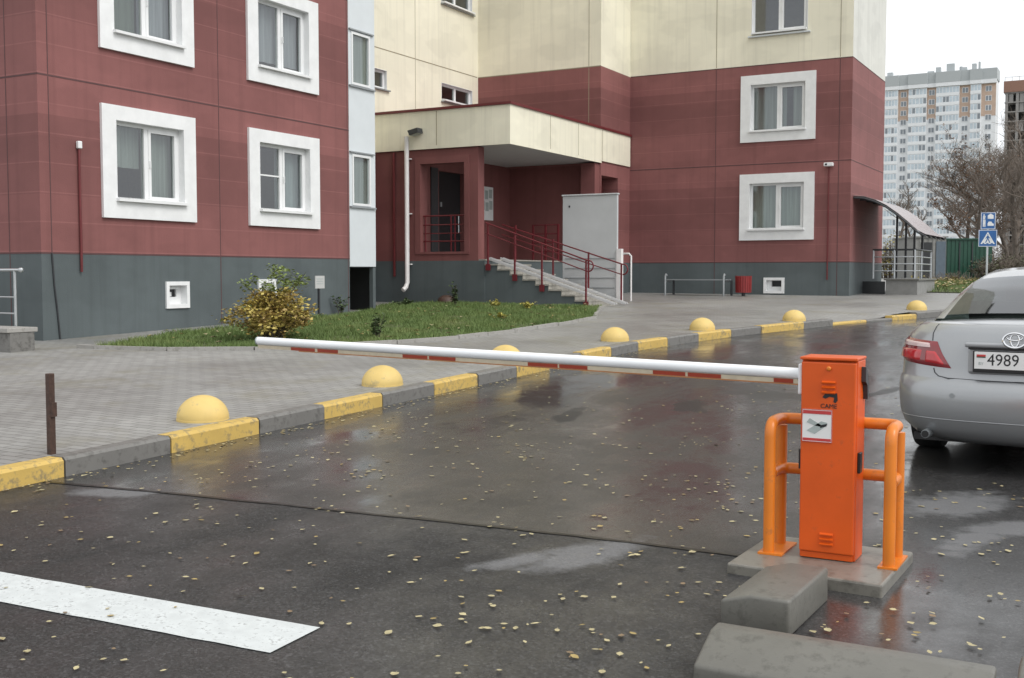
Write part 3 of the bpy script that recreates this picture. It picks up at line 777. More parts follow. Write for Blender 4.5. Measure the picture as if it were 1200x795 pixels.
mb = MB(FP); mb.box(-.42, -.40, .06, .073, 4.72, 5.58); part(mb, 'panel_joint', M['joint_cream'])
mb = MB(FR)
for y in (14.3, 16.0, 17.6): mb.box(y - .01, y + .01, .03, .043, 4.72, 5.58)
part(mb, 'panel_joint', M['joint_cream'])
# red grille in the porch opening
mb = MB(FP)
mb.tube([(-.94, -.12, 2.95), (.38, -.12, 2.95)], .022, 6); mb.tube([(-.94, -.12, 2.72), (.38, -.12, 2.72)], .018, 6); mb.tube([(-.94, -.12, 2.3), (.38, -.12, 2.3)], .018, 6); mb.tube([(-.94, -.12, 2.5), (.38, -.12, 2.5)], .014, 6)
for a in (-.88, -.1, .02, .34): mb.tube([(a, -.12, 2.03), (a, -.12, 2.95)], .02, 6)
part(mb, 'opening_grille', M['red_paint'])

# --- stair
NST = 9
stair = MB(); 
x0, x1 = .95, 4.15; zb = HS(4, 12.9); dx = (x1 - x0) / NST; dz = (1.83 - zb) / NST
prof = [(x0, zb - .2)]
for k in range(NST):
    prof += [(x0 + dx * k, 1.80 - dz * k - dz + .0), (x0 + dx * (k + 1), 1.80 - dz * (k + 1))] if k == 0 else [(x0 + dx * k, 1.80 - dz * (k + 1)), (x0 + dx * (k + 1), 1.80 - dz * (k + 1))]
prof += [(x1, zb - .2)]
stair.prism(prof, 12.23, 13.95, lambda x, y, h: (x, h, y))
st = part(stair, 'stair', M['plinth'])
for k in range(NST):
    t = MB(); t.box(x0 + dx * k + .004, x0 + dx * (k + 1) + .03, 12.2, 13.98, 1.802 - dz * (k + 1), 1.838 - dz * (k + 1)); t.box(x0 + dx * (k + 1) - .002, x0 + dx * (k + 1) + .016, 12.22, 13.96, 1.80 - dz * (k + 2) + .04, 1.80 - dz * (k + 1)); t.build('tread', M['tile'], st)
pr = MB()
for y in (12.40, 12.54, 13.05, 13.19):
    pr.prism([(x0 - .02, 1.86), (x1 + .25, zb + .03), (x1 + .25, zb + .0), (x1 + .18, zb), (x0 - .02, 1.80)], y - .018, y + .018, lambda x, z, h: (x, h, z + .03))
pr.build('pram_ramp', M['sheet'], st)

# stair railings
def railing(y, label, posts, xs, offs=0):
    t = empty('handrail', (posts[0], y, 1.0)); 
    tag(t, label, 'handrail', 'red handrails on the entrance stair')
    t.location = (0, 0, 0)
    zs = lambda x: 1.835 + (x0 - x) * (1.80 - zb) / (x1 - x0) if x > x0 else 1.835
    top = MB(); 
    xa, xb = xs
    pts = [(xa, y, zs(xa) + .92), (xb, y, zs(xb) + .92)]
    r = .06
    cen = (xb + .02, zs(xb) + .92 - .13)
    curl = [(cen[0] + .13 * math.sin(a), y, cen[1] + .13 * math.cos(a)) for a in [R(20 + 20 * q) for q in range(9)]]
    top.tube(pts + curl, .018, 8); top.build('top_rail', M['red_paint'], t, smooth=True, angle=60)
    mid = MB(); mid.tube([(xa, y, zs(xa) + .66), (xb, y, zs(xb) + .66)], .014, 8); mid.build('middle_rail', M['red_paint'], t, smooth=True, angle=60)
    for k, x in enumerate(posts):
        p = MB(); p.box(x - .018, x + .018, y - .018, y + .018, zs(x) - (.22 if y < 12.22 else .03), zs(x) + .915)
        if y < 12.22: p.box(x - .06, x + .06, y - .02, y + .018, zs(x) - .24, zs(x) - .08)
        p.build('post', M['red_paint'], t)
railing(12.17, 'red handrail on the lawn side of the entrance stair', (1.07, 1.83, 2.58, 3.76), (1.0, 3.8))
railing(13.72, 'red handrail on the far side of the entrance stair beside the grey panel', (1.0, 2.1, 3.1, 4.0), (.6, 4.02))
t = empty('railing', (0, 0, 0)); tag(t, 'short red railing on the porch platform by the wall', 'railing')
mb = MB()
for z in (2.1, 2.35, 2.6, 2.85): mb.tube([(.1, 16.4, z), (.9, 16.4, z)], .018, 6)
mb.build('rail', M['red_paint'], t)
for x in (.1, .5, .9):
    mb = MB(); mb.box(x - .025, x + .025, 16.375, 16.425, 1.835, 2.87); mb.build('post', M['red_paint'], t)

# lift panel, notice board, drainpipe, lamp
zp = HS(3, 14.3)
t = empty('metal_screen', (0, 0, 0)); tag(t, 'tall pale grey metal screen standing beside the entrance stair', 'screen')
mb = MB(); mb.box(2.12, 3.66, 14.22, 14.30, zp + .0, 3.47); mb.box(2.10, 3.68, 14.19, 14.33, 3.472, 3.51); mb.build('panel', M['lift_panel'], t, bevel=.008, segs=1)
mb = MB(); mb.box(3.662, 3.79, 14.18, 14.32, zp, 2.1); mb.build('edge_post', M['white_pipe'], t)
mb = MB()
for z in (1.1, 1.35, 1.6, 1.85): mb.box(2.2, 3.6, 14.205, 14.217, z, z + .02)
mb.build('rib', M['grey_metal'], t)
mb = MB(); mb.box(2.3, 2.34, 14.205, 14.218, 3.18, 3.23); mb.build('latch', M['dark_metal'], t)
t = empty('notice_board', (-1.3, 16.2, 3.1)); tag(t, 'white notice board with papers on the inner porch wall', 'notice board')
t.location = (0, 0, 0)
mb = MB(FI); mb.box(15.72, 16.5, .004, .03, 3.02, 3.98); mb.build('board', M['surround'], t)
mb = MB(FI)
for a, z in ((15.8, 3.65), (16.02, 3.62), (16.25, 3.66), (15.82, 3.3), (16.05, 3.28), (16.27, 3.33)): mb.box(a, a + .18, .031, .034, z, z + .25)
mb.build('notice', M['sticker_grey'], t)
t = empty('drainpipe', (0, 0, 0)); tag(t, 'white drainpipe running down the porch corner', 'drainpipe')
mb = MB(); mb.tube([(-1.27, 12.05, 4.98), (-1.27, 12.05, 1.25), (-1.27, 11.98, 1.12), (-1.29, 11.88, 1.05)], .06, 12); mb.build('pipe', M['white_pipe'], t, smooth=True)
mb = MB()
for z in (4.4, 3.0, 1.7): mb.box(-1.34, -1.20, 12.09, 12.19, z, z + .03)
mb.build('bracket', M['white_pipe'], t)
t = empty('floodlight', (0, 0, 0)); tag(t, 'small black floodlight above the white drainpipe', 'lamp')
mb = MB(); mb.prism([(0, 0), (.30, .06), (.32, -.06), (.06, -.12)], -.12, .12, lambda x, y, h: (-1.12 + x, 11.98 + h, 5.1 + y)); mb.build('housing', M['dark_metal'], t)
mb = MB(); mb.box(-1.16, -1.08, 11.98, 12.13, 5.0, 5.08); mb.build('bracket', M['grey_metal'], t)
mb = MB(); mb.poly([(-1.05, 11.88, 4.975), (-.81, 11.88, 5.035), (-.81, 12.08, 5.035), (-1.05, 12.08, 4.975)]); mb.build('lens', M['sticker_grey'], t)
def pipe(name, pts, r, m, label, cat, cap=None):
    t = empty(name, (0, 0, 0)); tag(t, label, cat)
    mb = MB(); mb.tube(pts, r, 8); mb.build('pipe', m, t, smooth=True)
    if cap:
        c = MB(); c.box(*cap); c.build('cap', M['pvc'], t, bevel=.01, segs=1)
pipe('vent_pipe', [(.035, .74, 1.5), (.035, .74, 3.5)], .022, M['dark_red_metal'], 'thin red pipe with a white cap on the left wall', 'pipe', (.01, .075, .70, .78, 3.5, 3.62))
pipe('cable', [(.015, .19, 1.8), (.015, .22, 1.3), (.015, .27, .85), (.015, .31, .42)], .014, M['dark_metal'], 'black cable slanting down the plinth at the left corner', 'cable')
pipe('soil_pipe', [(-1.75, 12.16, 4.6), (-1.75, 12.16, 1.4)], .035, M['dark_red_metal'], 'dark red pipe on the porch wall left of the drainpipe', 'pipe')
pipe('conduit', [(7.66, 19.66, 4.42), (7.66, 19.66, 1.3)], .018, M['dark_red_metal'], 'thin red conduit running down the far block beside its corner', 'conduit')
t = empty('wall_sensor', (0, 0, 0)); tag(t, 'small white camera housing on the far block above its conduit', 'camera')
mb = MB(); mb.box(7.55, 7.8, 19.5, 19.66, 4.44, 4.54); mb.build('housing', M['pvc'], t, bevel=.015)
mb = MB(); mb.lathe([(.0, 0), (.03, 0), (.03, .02), (0, .02)], (7.62, 19.49, 4.49), 10, 'y'); mb.build('lens', M['black'], t)
# low round cover and small wall vent by the porch
t = MB(); t.lathe([(.24, 0), (.24, .05), (.2, .16), (.1, .22), (0, .23)], (.05, 11.85, HS(0, 11.8)), 20)
tag(t.build('cover_stone', M['rust'], smooth=True), 'dark rounded lump lying against the porch plinth', 'cover')

# --- side entrance canopy and platform on the far block
t = empty('side_canopy', (0, 0, 0)); tag(t, 'arched translucent canopy on dark posts over the side entrance', 'canopy')
cp = [(8.27, 3.60), (8.55, 3.58), (8.85, 3.48), (9.15, 3.32), (9.45, 3.10), (9.75, 2.84), (9.98, 2.62), (10.2, 2.5)]
poly = simple('smoky polycarbonate', (.30, .25, .25), .25, .1)
mb = MB(); pv = None
for x, z in cp:
    cur = [mb.vert((x, y, z + .03 + dz_)) for y in (20.0, 23.6) for dz_ in (0, .012)]
    if pv:
        for a, b in ((0, 1), (1, 3), (3, 2), (2, 0)): mb.face((pv[a], pv[b], cur[b], cur[a]))
    pv = cur
mb.build('roof_sheet', poly, t, smooth=True)
for y in (20.02, 20.9, 21.8, 22.7, 23.58):
    mb = MB(); mb.tube([(x, y, z - .02) for x, z in cp], .03, 6); mb.build('rib', M['dark_metal'], t)
for x, zt in ((8.98, 3.38), (9.24, 3.24), (9.48, 3.06), (9.7, 2.86)):
    mb = MB(); mb.box(x - .03, x + .03, 22.68, 22.74, 1.35, zt); mb.build('post', M['dark_metal'], t)
mb = MB(); mb.wall(8.95, 9.72, 1.42, 2.8); 
t2 = empty('platform', (0, 0, 0)); tag(t2, 'grey concrete landing of the side entrance', 'landing')
zq = HS(9, 21)
mb = MB(); mb.box(9.0, 9.85, 21.0, 24.2, zq - .1, 1.28); mb.build('base', M['greyblock'], t2)
mb = MB(); mb.box(8.95, 9.9, 20.95, 24.25, 1.282, 1.33); mb.build('slab', M['concrete'], t2)
mb = MB(); mb.box(8.28, 8.9, 21.4, 21.45, zq - .1, 1.25); mb.build('gap_sheet', M['darkdoor'], t2)  # dark sheet across the gap between wall and landing
t3 = empty('railing', (0, 0, 0)); tag(t3, 'grey tube railing on the side entrance landing', 'railing')
for z in (1.55, 1.75, 1.95, 2.15):
    mb = MB(); mb.tube([(8.6, 21.15, z), (9.75, 21.15, z), (9.75, 24.1, z)], .018 if z < 2.1 else .03, 6); mb.build('rail', M['steel'] if z < 2.1 else M['dark_metal'], t3)
for x, y in ((8.62, 21.15), (9.2, 21.15), (9.75, 21.15), (9.75, 22.3), (9.75, 24.1)):
    mb = MB(); mb.tube([(x, y, 1.33), (x, y, 2.15)], .025, 6); mb.build('post', M['steel'], t3)

# small arch handrail beside the screen
t = MB(); t.tube([(3.84, 14.9, HS(3.8, 14.9)), (3.84, 14.9, 1.9), (3.86, 14.92, 1.97), (3.8, 15.0, 2.0)] if False else [(3.45, 15.0, HS(3.4, 15)), (3.45, 15.0, 1.93), (3.5, 15.0, 1.99), (3.66, 15.0, 1.99), (3.72, 15.0, 1.93), (3.72, 15.0, HS(3.7, 15))], .025, 8)
tag(t.build('grab_rail', M['white_pipe'], smooth=True), 'white bent tube handrail behind the grey screen', 'handrail')

# ---------------------------------------------------------------- bench and bin
bx, by = 3.32, 18.5
t = empty('bench', (4.1, 18.65, HS(4.1, 18.65))); tag(t, 'low grey metal bench with tube arms against the far block', 'bench')
z0 = HS(4.1, 18.65); t.location = (0, 0, 0)
mb = MB()
for k in range(4): mb.box(3.36, 5.16, 18.42 + .115 * k, 18.52 + .115 * k, z0 + .43, z0 + .46)
mb.build('seat', M['grey_metal'], t)
for x in (3.36, 5.1):
    mb = MB(); mb.tube([(x, 18.38, z0), (x, 18.38, z0 + .54), (x, 18.43, z0 + .60), (x, 18.5, z0 + .57)], .028, 8); mb.build('arm', M['grey_metal'], t, smooth=True)
    mb = MB(); mb.tube([(x + .07, 18.88, z0), (x + .07, 18.88, z0 + .43)], .035, 8); mb.build('leg', M['dark_metal'], t)
    mb = MB(); mb.tube([(x, 18.4, z0 + .41), (x, 18.86, z0 + .41)], .02, 8); mb.build('bearer', M['grey_metal'], t)
zb2 = HS(5.75, 18.6)
t = empty('litter_bin', (0, 0, 0)); tag(t, 'dark red ribbed litter bin beside the bench', 'bin')
mb = MB(); mb.lathe([(.205, .10), (.215, .56), (.20, .56), (.19, .14)], (5.6, 18.6, zb2), 20); mb.build('drum', M['bin_red'], t)
mb = MB(); mb.tube([(5.6, 18.6, zb2), (5.6, 18.6, zb2 + .12)], .05, 8); mb.build('foot', M['dark_metal'], t)
mb = MB()
for q in range(20):
    a = 2 * math.pi * q / 20; mb.tube([(5.6 + .208 * math.cos(a), 18.6 + .208 * math.sin(a), zb2 + .11), (5.6 + .218 * math.cos(a), 18.6 + .218 * math.sin(a), zb2 + .57)], .012, 4)
mb.build('rib', M['bin_red'], t)

# ---------------------------------------------------------------- left corner: low wall and handrail
z0 = HS(.9, -1.1)
t = empty('low_wall', (0, 0, 0)); tag(t, 'low concrete block with a slab across it at the left building corner', 'low wall')
mb = MB(); mb.box(.92, 1.28, -1.55, -1.15, z0 - .05, z0 + .26); mb.build('block', M['kerb_grey'], t, bevel=.01)
mb = MB(); mb.box(-2.6, 1.29, -1.6, -1.1, z0 + .262, z0 + .33); mb.build('slab', M['curb_pale'], t, bevel=.01)
mb = MB(); mb.box(-2.6, .3, -1.5, -1.2, z0 - .02, z0 + .12); mb.build('block', M['kerb_grey'], t)
t = empty('handrail', (0, 0, 0)); tag(t, 'grey steel handrail in front of the dark end wall at far left', 'handrail')
zr = z0 + .33
for z, r in ((1.12, .024), (.72, .012), (.48, .012), (.25, .012)):
    mb = MB(); mb.tube([(-2.8, -1.0, z0 + z + .33 - .3), (.80 if z > 1 else .68, -1.0, z0 + z + .33 - .3)], r, 8); mb.build('rail', M['steel'], t)
for x in (-2.2, -1.0, .1, .68):
    mb = MB(); mb.tube([(x, -1.0, z0 - .02), (x, -1.0, z0 + 1.14)], .022, 8); mb.build('post', M['steel'], t)
mb = MB(); mb.lathe([(0, -.04), (.03, -.028), (.04, 0), (.03, .028), (0, .04)], (.82, -1.0, z0 + 1.15), 12); mb.build('end_ball', M['steel'], t, smooth=True)
mb = MB(); rnd = random.Random(8)
tag_t = empty('potted_plant', (-.3, -1.3, z0 + .33)); tag(tag_t, 'dark low plant lying on the slab at the far left', 'plant')
leaf_cloud(mb, [(rnd.gauss(0, .25), rnd.gauss(0, .08), abs(rnd.gauss(0, .06))) for _ in range(260)], .09, rnd); mb.build('foliage', M['ever_leaf'], tag_t, recalc=False)
# rusty post
t = empty('steel_post', (8.36, -6.52, HS(8.36, -6.52))); tag(t, 'short dark rusty square post beside the nearest yellow kerbstone', 'post')
mb = MB(); mb.box(-.023, .023, -.023, .023, -.15, .575); mb.build('tube', M['rust'], t, bevel=.004, segs=1)
mb = MB(); mb.box(.024, .042, -.02, .02, .27, .37); mb.build('lug', M['rust'], t)
# little sign on a stake
t = empty('garden_sign', (.38, 6.4, HS(.38, 6.4))); tag(t, 'little pale sign plate on a thin dark stake by the bush', 'sign')
mb = MB(); mb.box(-.02, .02, -.02, .02, 0, .62); mb.build('stake', M['dark_metal'], t)
mb = MB(); mb.box(.021, .033, -.15, .15, .60, .86); p = mb.build('plate', M['paper'], t)
mb = MB()
for z in (.79, .74, .69): mb.box(.034, .036, -.11, .11, z, z + .014)
mb.build('lettering', M['sticker_grey'], p)

# ---------------------------------------------------------------- dome bollards
dome_s = [(8.17, -4.85), (8.17, -2.25), (8.17, .4), (8.2, 3.75), (8.68, 6.35), (9.5, 9.2), (10.95, 14.0)]
dl = ['yellow concrete dome nearest the rusty post', 'yellow concrete dome next after the nearest one along the kerb', 'yellow concrete dome half hidden behind the white barrier boom',
      'yellow concrete dome standing off the lawn tip before the kerb bends', 'yellow concrete dome in front of the bench', 'yellow concrete dome in front of the small basement window of the far block', 'farthest yellow concrete dome by the side entrance and car']
for k, (x, y) in enumerate(dome_s):
    mb = MB(); r = .218; z = HS(x, y)
    mb.lathe([(r, -.08), (r, .012)] + [(r * math.cos(a) * (1 if a else .985), .014 + .195 * math.sin(a)) for a in [R(q * 7.5) for q in range(0, 12)]] + [(.004, .2095)], (0, 0, 0), 40)
    o = mb.build('dome_bollard', M['dome_yellow'], smooth=True, angle=50, loc=(x, y, z)); o.rotation_euler = (R(random.uniform(-2, 2)), R(random.uniform(-2, 2)), random.uniform(0, 6))
    tag(o, dl[k], 'bollard', 'yellow dome bollards along the kerb')

# ---------------------------------------------------------------- barrier
zs0 = H(13.7, -6.3)
mb = MB(); mb.prism([(13.35, -6.66), (14.08, -6.70), (14.10, -6.0), (13.37, -5.98)], zs0 - .03, zs0 + .052, lambda x, y, h: (x, y, h))
tag(mb.build('concrete_slab', M['slab'], bevel=.01), 'thin wet concrete slab under the orange barrier', 'slab')
zb0 = zs0 + .052
bar = empty('barrier', (13.755, -6.285, zb0)); tag(bar, 'orange red barrier cabinet with a long white boom lowered across the road', 'barrier')
w2, dd, hh = .134, .10, .985
mb = MB(); mb.box(-w2, w2, -dd + .028, dd, .0, hh - .012); mb.build('cabinet', M['orange'], bar, bevel=.006)
mb = MB(); mb.box(-w2 + .004, w2 - .004, -dd, -dd + .025, .035, hh - .02); door = mb.build('door', M['orange'], bar, bevel=.007)
mb = MB(); mb.box(-w2 - .003, w2 + .003, -dd - .004, dd + .003, hh - .0115, hh + .003); mb.build('lid', M['orange'], bar, bevel=.004)
mb = MB(); mb.box(-w2 + .01, w2 - .01, -dd + .01, -dd + .03, .005, .033); mb.build('kick_plate', M['orange'], bar)
def louvre(z):
    mb = MB()
    for k in range(3): mb.prism([(0, 0), (-.012, -.007), (-.009, -.014), (0, -.011)], -.032, .032, lambda x, y, h: (h + .003, -dd - .0005 + x, z - .024 * k + y))
    return mb.build('louvre', M['orange'], door)
louvre(.875); louvre(.135)
mb = MB(); mb.lathe([(.0, 0), (.011, 0), (.011, -.008), (.006, -.012), (0, -.012)][::-1], (.003, -dd - .001, .935), 14, 'y'); mb.build('lock', M['orange_tube'], door)
RX = Matrix.Rotation(R(90), 4, 'X')
# maker's mark: dark swoosh shape and name
mb = MB(); mb.prism([(-.035, .0), (-.02, .018), (.035, .022), (.038, -.012), (.028, -.026), (.018, -.02), (.022, 0), (.0, .004), (-.02, -.006)], 0, -.002, lambda x, y, h: (x + .008, -dd - .0005 + h, .795 + y)); mb.build('emblem', M['ink'], door)
text('lettering', 'CAME', .030, M['ink'], door, Matrix.Translation((.004, -dd - .0014, .752)) @ RX)
stk = MB(); stk.box(-.123, .022, -dd - .003, -dd - .0005, .575, .735); sk = stk.build('sticker', M['sticker'], door)
mb = MB(); mb.box(-.118, .017, -dd - .0045, -dd - .0032, .712, .729); mb.box(-.118, .017, -dd - .0045, -dd - .0032, .581, .594)
mb.ring((-.123, .022, .575, .735), (-.1205, .0195, .5775, .7325), -dd - .0044, -dd - .0032); mb.build('band', M['sticker_red'], sk)
mb = MB(); mb.prism([(-.1, .62), (-.06, .605), (-.02, .635), (.0, .662), (-.03, .668), (-.07, .64)], -dd - .0032, -dd - .0044, lambda x, y, h: (x, h, y + .01)); mb.prism([(-.1, .67), (-.085, .69), (-.03, .66), (-.02, .65), (-.06, .655)], -dd - .0032, -dd - .0044, lambda x, y, h: (x, h, y)); mb.build('picture', M['sticker_grey'], sk)
mb = MB(); mb.prism([(-.035, .645), (-.005, .655), (0, .668), (-.03, .66)], -dd - .0046, -dd - .0055, lambda x, y, h: (x, h, y)); mb.build('picture', M['ink'], sk)
mb = MB(); mb.box(-w2 - .014, -w2 - .0005, -.06, -.01, .43, .53); mb.box(w2 + .0005, w2 + .014, -.06, -.01, .43, .53); mb.build('side_latch', M['black'], bar, bevel=.003, segs=1)
mb = MB(); mb.prism([(-.05, .06), (-.02, .06), (.0, .0), (.03, -.02), (.03, -.09), (.0, -.1), (-.01, -.03), (-.05, -.01)], w2 + .0005, w2 + .022, lambda x, y, h: (h, x + .05, .88 + y)); mb.build('release_lever', M['dark_metal'], bar)
mb = MB(); mb.box(-w2 - .02, -w2 - .0005, -.07, .07, .80, .95); mb.build('boom_flange', M['boom_white'], bar, bevel=.006)
# boom
p0 = Vector((-w2 - .02, .0, .885)); p1 = Vector((9.74 - 13.755, .385, .99 - zb0)) ; p1.z = .885 + .03
d = (p1 - p0); LB = d.length; d.normalize(); sd = d.cross(Vector((0, 0, 1))).normalized(); upv = sd.cross(d).normalized()
def onb(l, s, h): return tuple(p0 + d * l + sd * s + upv * h)
mb = MB(); ring = [(math.cos(a) * .024, math.sin(a) * .028 + .010) for a in [2 * math.pi * q / 20 for q in range(20)]]
mb.prism(ring, 0, LB, lambda x, y, h: onb(h, x, y)); boom = mb.build('boom', M['boom_white'], bar, smooth=True, angle=50)
mb = MB(); mb.prism(ring, LB, LB + .012, lambda x, y, h: onb(h, x * 1.02, (y - .010) * 1.02 + .010)); mb.build('end_cap', M['sticker_grey'], boom)
mb = MB(); mb.box(0, LB - .01, -.011, .011, -.05, -.0195) if False else mb.prism([(-.011, -.040), (.011, -.040), (.012, -.0175), (-.012, -.0175)], .01, LB - .005, lambda x, y, h: onb(h, x, y)); mb.build('rubber_edge', M['strip_cream'], boom)
mb = MB(); mb.prism([(-.013, -.046), (.013, -.046), (.013, -.0405), (-.013, -.0405)], .01, LB - .4, lambda x, y, h: onb(h, x, y)); mb.build('edge_trim', M['edge_orange'], boom)
for px0, px1 in ((342, 370), (373, 397), (473, 502), (504, 535), (620, 655), (657, 690), (767, 805), (808, 847), (909, 932)):
    # the strips sit at these fractions of the boom, foreshortened in the photograph
    def fr(px):
        k = (px - 600) / 1301.8; vx, vy = -.4840, .8750; rx, ry = .8750, .4840     # camera forward and right in plan
        o = Vector((15.0, -11.78)); q0 = Vector((13.755 + p0.x, -6.285 + p0.y)) - o; dq = Vector((d.x, d.y))
        return ((k * (q0.x * vx + q0.y * vy)) - (q0.x * rx + q0.y * ry)) / ((dq.x * rx + dq.y * ry) - k * (dq.x * vx + dq.y * vy))
    a, b = sorted((fr(px0), fr(px1)))
    mb = MB(); mb.prism([(-.0125, -.039), (.0125, -.039), (.0135, -.018), (-.0135, -.018)], a, b, lambda x, y, h: onb(h, x, y)); mb.build('red_strip', M['strip_red'], boom)
# tubular guard
gd = empty('tubular_guard', (13.77, -6.28, zb0)); tag(gd, 'bent orange tube guard wrapped around the barrier cabinet', 'guard')
r = .0285; xl, xr, yf, yr = -.295, .280, -.10, .11
def arc(c, a, b, r_, n=6): return None
def rail(z, front_down):
    pts = []
    rr = .07
    def corner(pc, pa, pb, k=6):
        pc, pa, pb = Vector(pc), Vector(pa), Vector(pb)
        a = pc + (pa - pc).normalized() * rr; b = pc + (pb - pc).normalized() * rr
        return [(a * (1 - t) ** 2 + pc * 2 * t * (1 - t) + b * t ** 2) for t in [q / k for q in range(k + 1)]]
    if front_down:
        P = [(xl, yf, 0), (xl, yf, z), (xl, yr, z), (xr, yr, z), (xr, yf, z), (xr, yf, 0)]
    else:
        P = [(xl, yf + r, z), (xl, yr - .0, z), (xr, yr - .0, z), (xr, yf + r, z)]
    pts = [Vector(P[0])]
    for q in range(1, len(P) - 1): pts += corner(P[q], P[q-1], P[q+1])
    pts.append(Vector(P[-1]))
    mb = MB(); mb.tube(pts, r, 14); return mb
rail(.655, True).build('hoop', M['orange_tube'], gd, smooth=True, angle=60)
rail(.40, False).build('middle_rail', M['orange_tube'], gd, smooth=True, angle=60)
for x in (xl, xr):
    mb = MB(); mb.tube([(x, yr, 0), (x, yr, .62)], r, 14); mb.build('rear_post', M['orange_tube'], gd, smooth=True, angle=60)
    mb = MB(); mb.box(x - .045, x + .075 if x < 0 else x + .045, yf - .04, yr + .04, .0005, .010); mb.build('foot_plate', M['orange_tube'], gd)

# loose kerb blocks
def kerb_block(name, ln, loc, rz, label, wid=.29, h=.155):
    mb = MB()
    prof = [(-wid / 2, 0), (wid / 2, 0), (wid / 2, h), (-.02, h), (-wid / 2, h - .035)] if ln < .8 else [(-wid / 2, 0), (wid / 2, 0), (wid / 2, h), (.055, h), (-wid / 2, h - .075)]
    mb.prism(prof, -ln / 2, ln / 2, lambda x, y, q: (x, q, y))
    bm_o = mb.build(name, M['concrete'], bevel=.014, segs=3, smooth=True, angle=30, loc=loc); bm_o.rotation_euler = (R(.6), R(-.4), rz)
    return tag(bm_o, label, 'kerb block', 'loose concrete kerb blocks by the barrier')
kerb_block('kerb_block', .58, (13.72, -7.12, H(13.7, -7.1) - .005), R(-2), 'short concrete kerb block butting against the barrier slab', wid=.29)
kerb_block('kerb_block', .97, (14.17, -7.93, H(14.2, -7.9) - .005), R(91.5), 'long concrete kerb block lying crosswise nearest the camera', h=.17)
kerb_block('kerb_block', .97, (15.20, -7.78, H(15.2, -7.8) - .005), R(90), 'concrete kerb block cut off at the bottom right, right of the long block', h=.17)

# ---------------------------------------------------------------- road sign
def loc_at(px, D):
    X = (px - 600) / 1301.8 * D
    return (-.4840 * D + .8750 * X + 15.0, .8750 * D + .4840 * X - 11.78)
sx_, sy_ = loc_at(1155.5, 45)
zg = H(sx_, sy_)
t = empty('road_sign', (sx_, sy_, zg), R(14)); tag(t, 'two blue road signs one above the other on a grey pole', 'road sign')
mb = MB(); mb.tube([(0, .04, 0), (0, .04, 3.95 - zg)], .038, 10); mb.build('pole', M['steel'], t)
def blue(z, w, h, nm):
    z -= zg
    mb = MB(); mb.box(-w / 2, w / 2, -.012, 0, z - h / 2, z + h / 2); o = mb.build(nm, M['sign_blue'], t, bevel=.004, segs=1)
    r_ = MB(); r_.ring((-w / 2 + .008, w / 2 - .008, z - h / 2 + .008, z + h / 2 - .008), (-w / 2 + .028, w / 2 - .028, z - h / 2 + .028, z + h / 2 - .028), -.014, -.0125); r_.build('border', M['sign_white'], o)
    return o
lo_s = blue(2.9, .70, .68, 'crossing_sign')
f2 = lambda x, y, h: (x, h, 2.9 - zg + y)
mb = MB(); mb.prism([(-.27, -.23), (.27, -.23), (0, .26)], -.0125, -.015, f2); mb.build('triangle', M['sign_white'], lo_s)
mb = MB()
for p in ([(-.025, .10), (.03, .10), (.035, -.03), (-.03, -.03)], [(-.03, -.03), (.005, -.03), (-.06, -.18), (-.10, -.18)], [(0, -.03), (.035, -.03), (.10, -.18), (.06, -.18)], [(-.02, .09), (-.09, -.0), (-.07, -.02), (-.01, .05)], [(.025, .09), (.09, .01), (.08, -.02), (.02, .04)], [(-.02, .115), (.02, .115), (.022, .155), (-.022, .155)],
          [(-.2, -.225), (-.13, -.225), (-.13, -.19), (-.19, -.19)], [(-.05, -.225), (.03, -.225), (.03, -.195), (-.05, -.195)], [(.12, -.225), (.2, -.225), (.19, -.19), (.12, -.19)]):
    mb.prism(p, -.0155, -.018, f2)
mb.build('walking_figure', M['sign_blue'], lo_s)
up_s = blue(3.6, .56, .68, 'zone_sign')
f3 = lambda x, y, h: (x, h, 3.6 - zg + y)
mb = MB()
for p in ([(-.02, .08), (.2, .08), (.2, .22), (.09, .29), (-.02, .22)], [(-.2, .06), (-.12, .06), (-.10, .2), (-.2, .2)], [(-.19, .21), (-.13, .21), (-.13, .26), (-.19, .26)], [(-.2, -.24), (-.16, -.24), (-.12, .05), (-.2, .05)], [(-.14, -.24), (-.10, -.24), (-.1, .05), (-.14, .05)], [(-.02, -.2), (.21, -.2), (.21, -.12), (.16, -.1), (.12, -.03), (.02, -.03), (-.02, -.1)]):
    mb.prism(p, -.0125, -.015, f3)
mb.build('pictogram', M['sign_white'], up_s)

# ---------------------------------------------------------------- sheds beyond
def shed(px0, px1, D, z1, name, m, label, cat, depth=3, rot=0):
    (xa, ya), (xb, yb) = loc_at(px0, D), loc_at(px1, D)
    zg = H(xa, ya) - .3
    t = empty(name, (xa, ya, zg), math.atan2(yb - ya, xb - xa)); tag(t, label, cat)
    w = math.hypot(xb - xa, yb - ya)
    mb = MB(); n = int(w / .22)
    for k in range(n): mb.box(w * k / n + .02, w * (k + .62) / n, -.025, -.0005, .0, z1 - zg - .04)
    mb.box(0, w, 0, depth, 0, z1 - zg); mb.build('wall', m, t)
    mb = MB(); mb.box(-.08, w + .08, -.1, depth + .1, z1 - zg + .001, z1 - zg + .07); mb.build('roof', m, t)
    return t, w, z1 - zg
t, w, h = shed(1108, 1161, 60, 3.3, 'metal_garage', M['green_sheet'], 'dark green corrugated metal garage behind the road sign', 'garage')
mb = MB()
for f_ in (.28, .56): mb.box(w * f_ - .03, w * f_ + .03, -.05, -.028, .3, h - .15)
mb.build('door_post', M['dark_metal'], t)
t, w, h = shed(1070, 1107, 58, 3.35, 'utility_hut', M['greyblock'], 'small grey hut with an open dark doorway left of the green garage', 'hut')
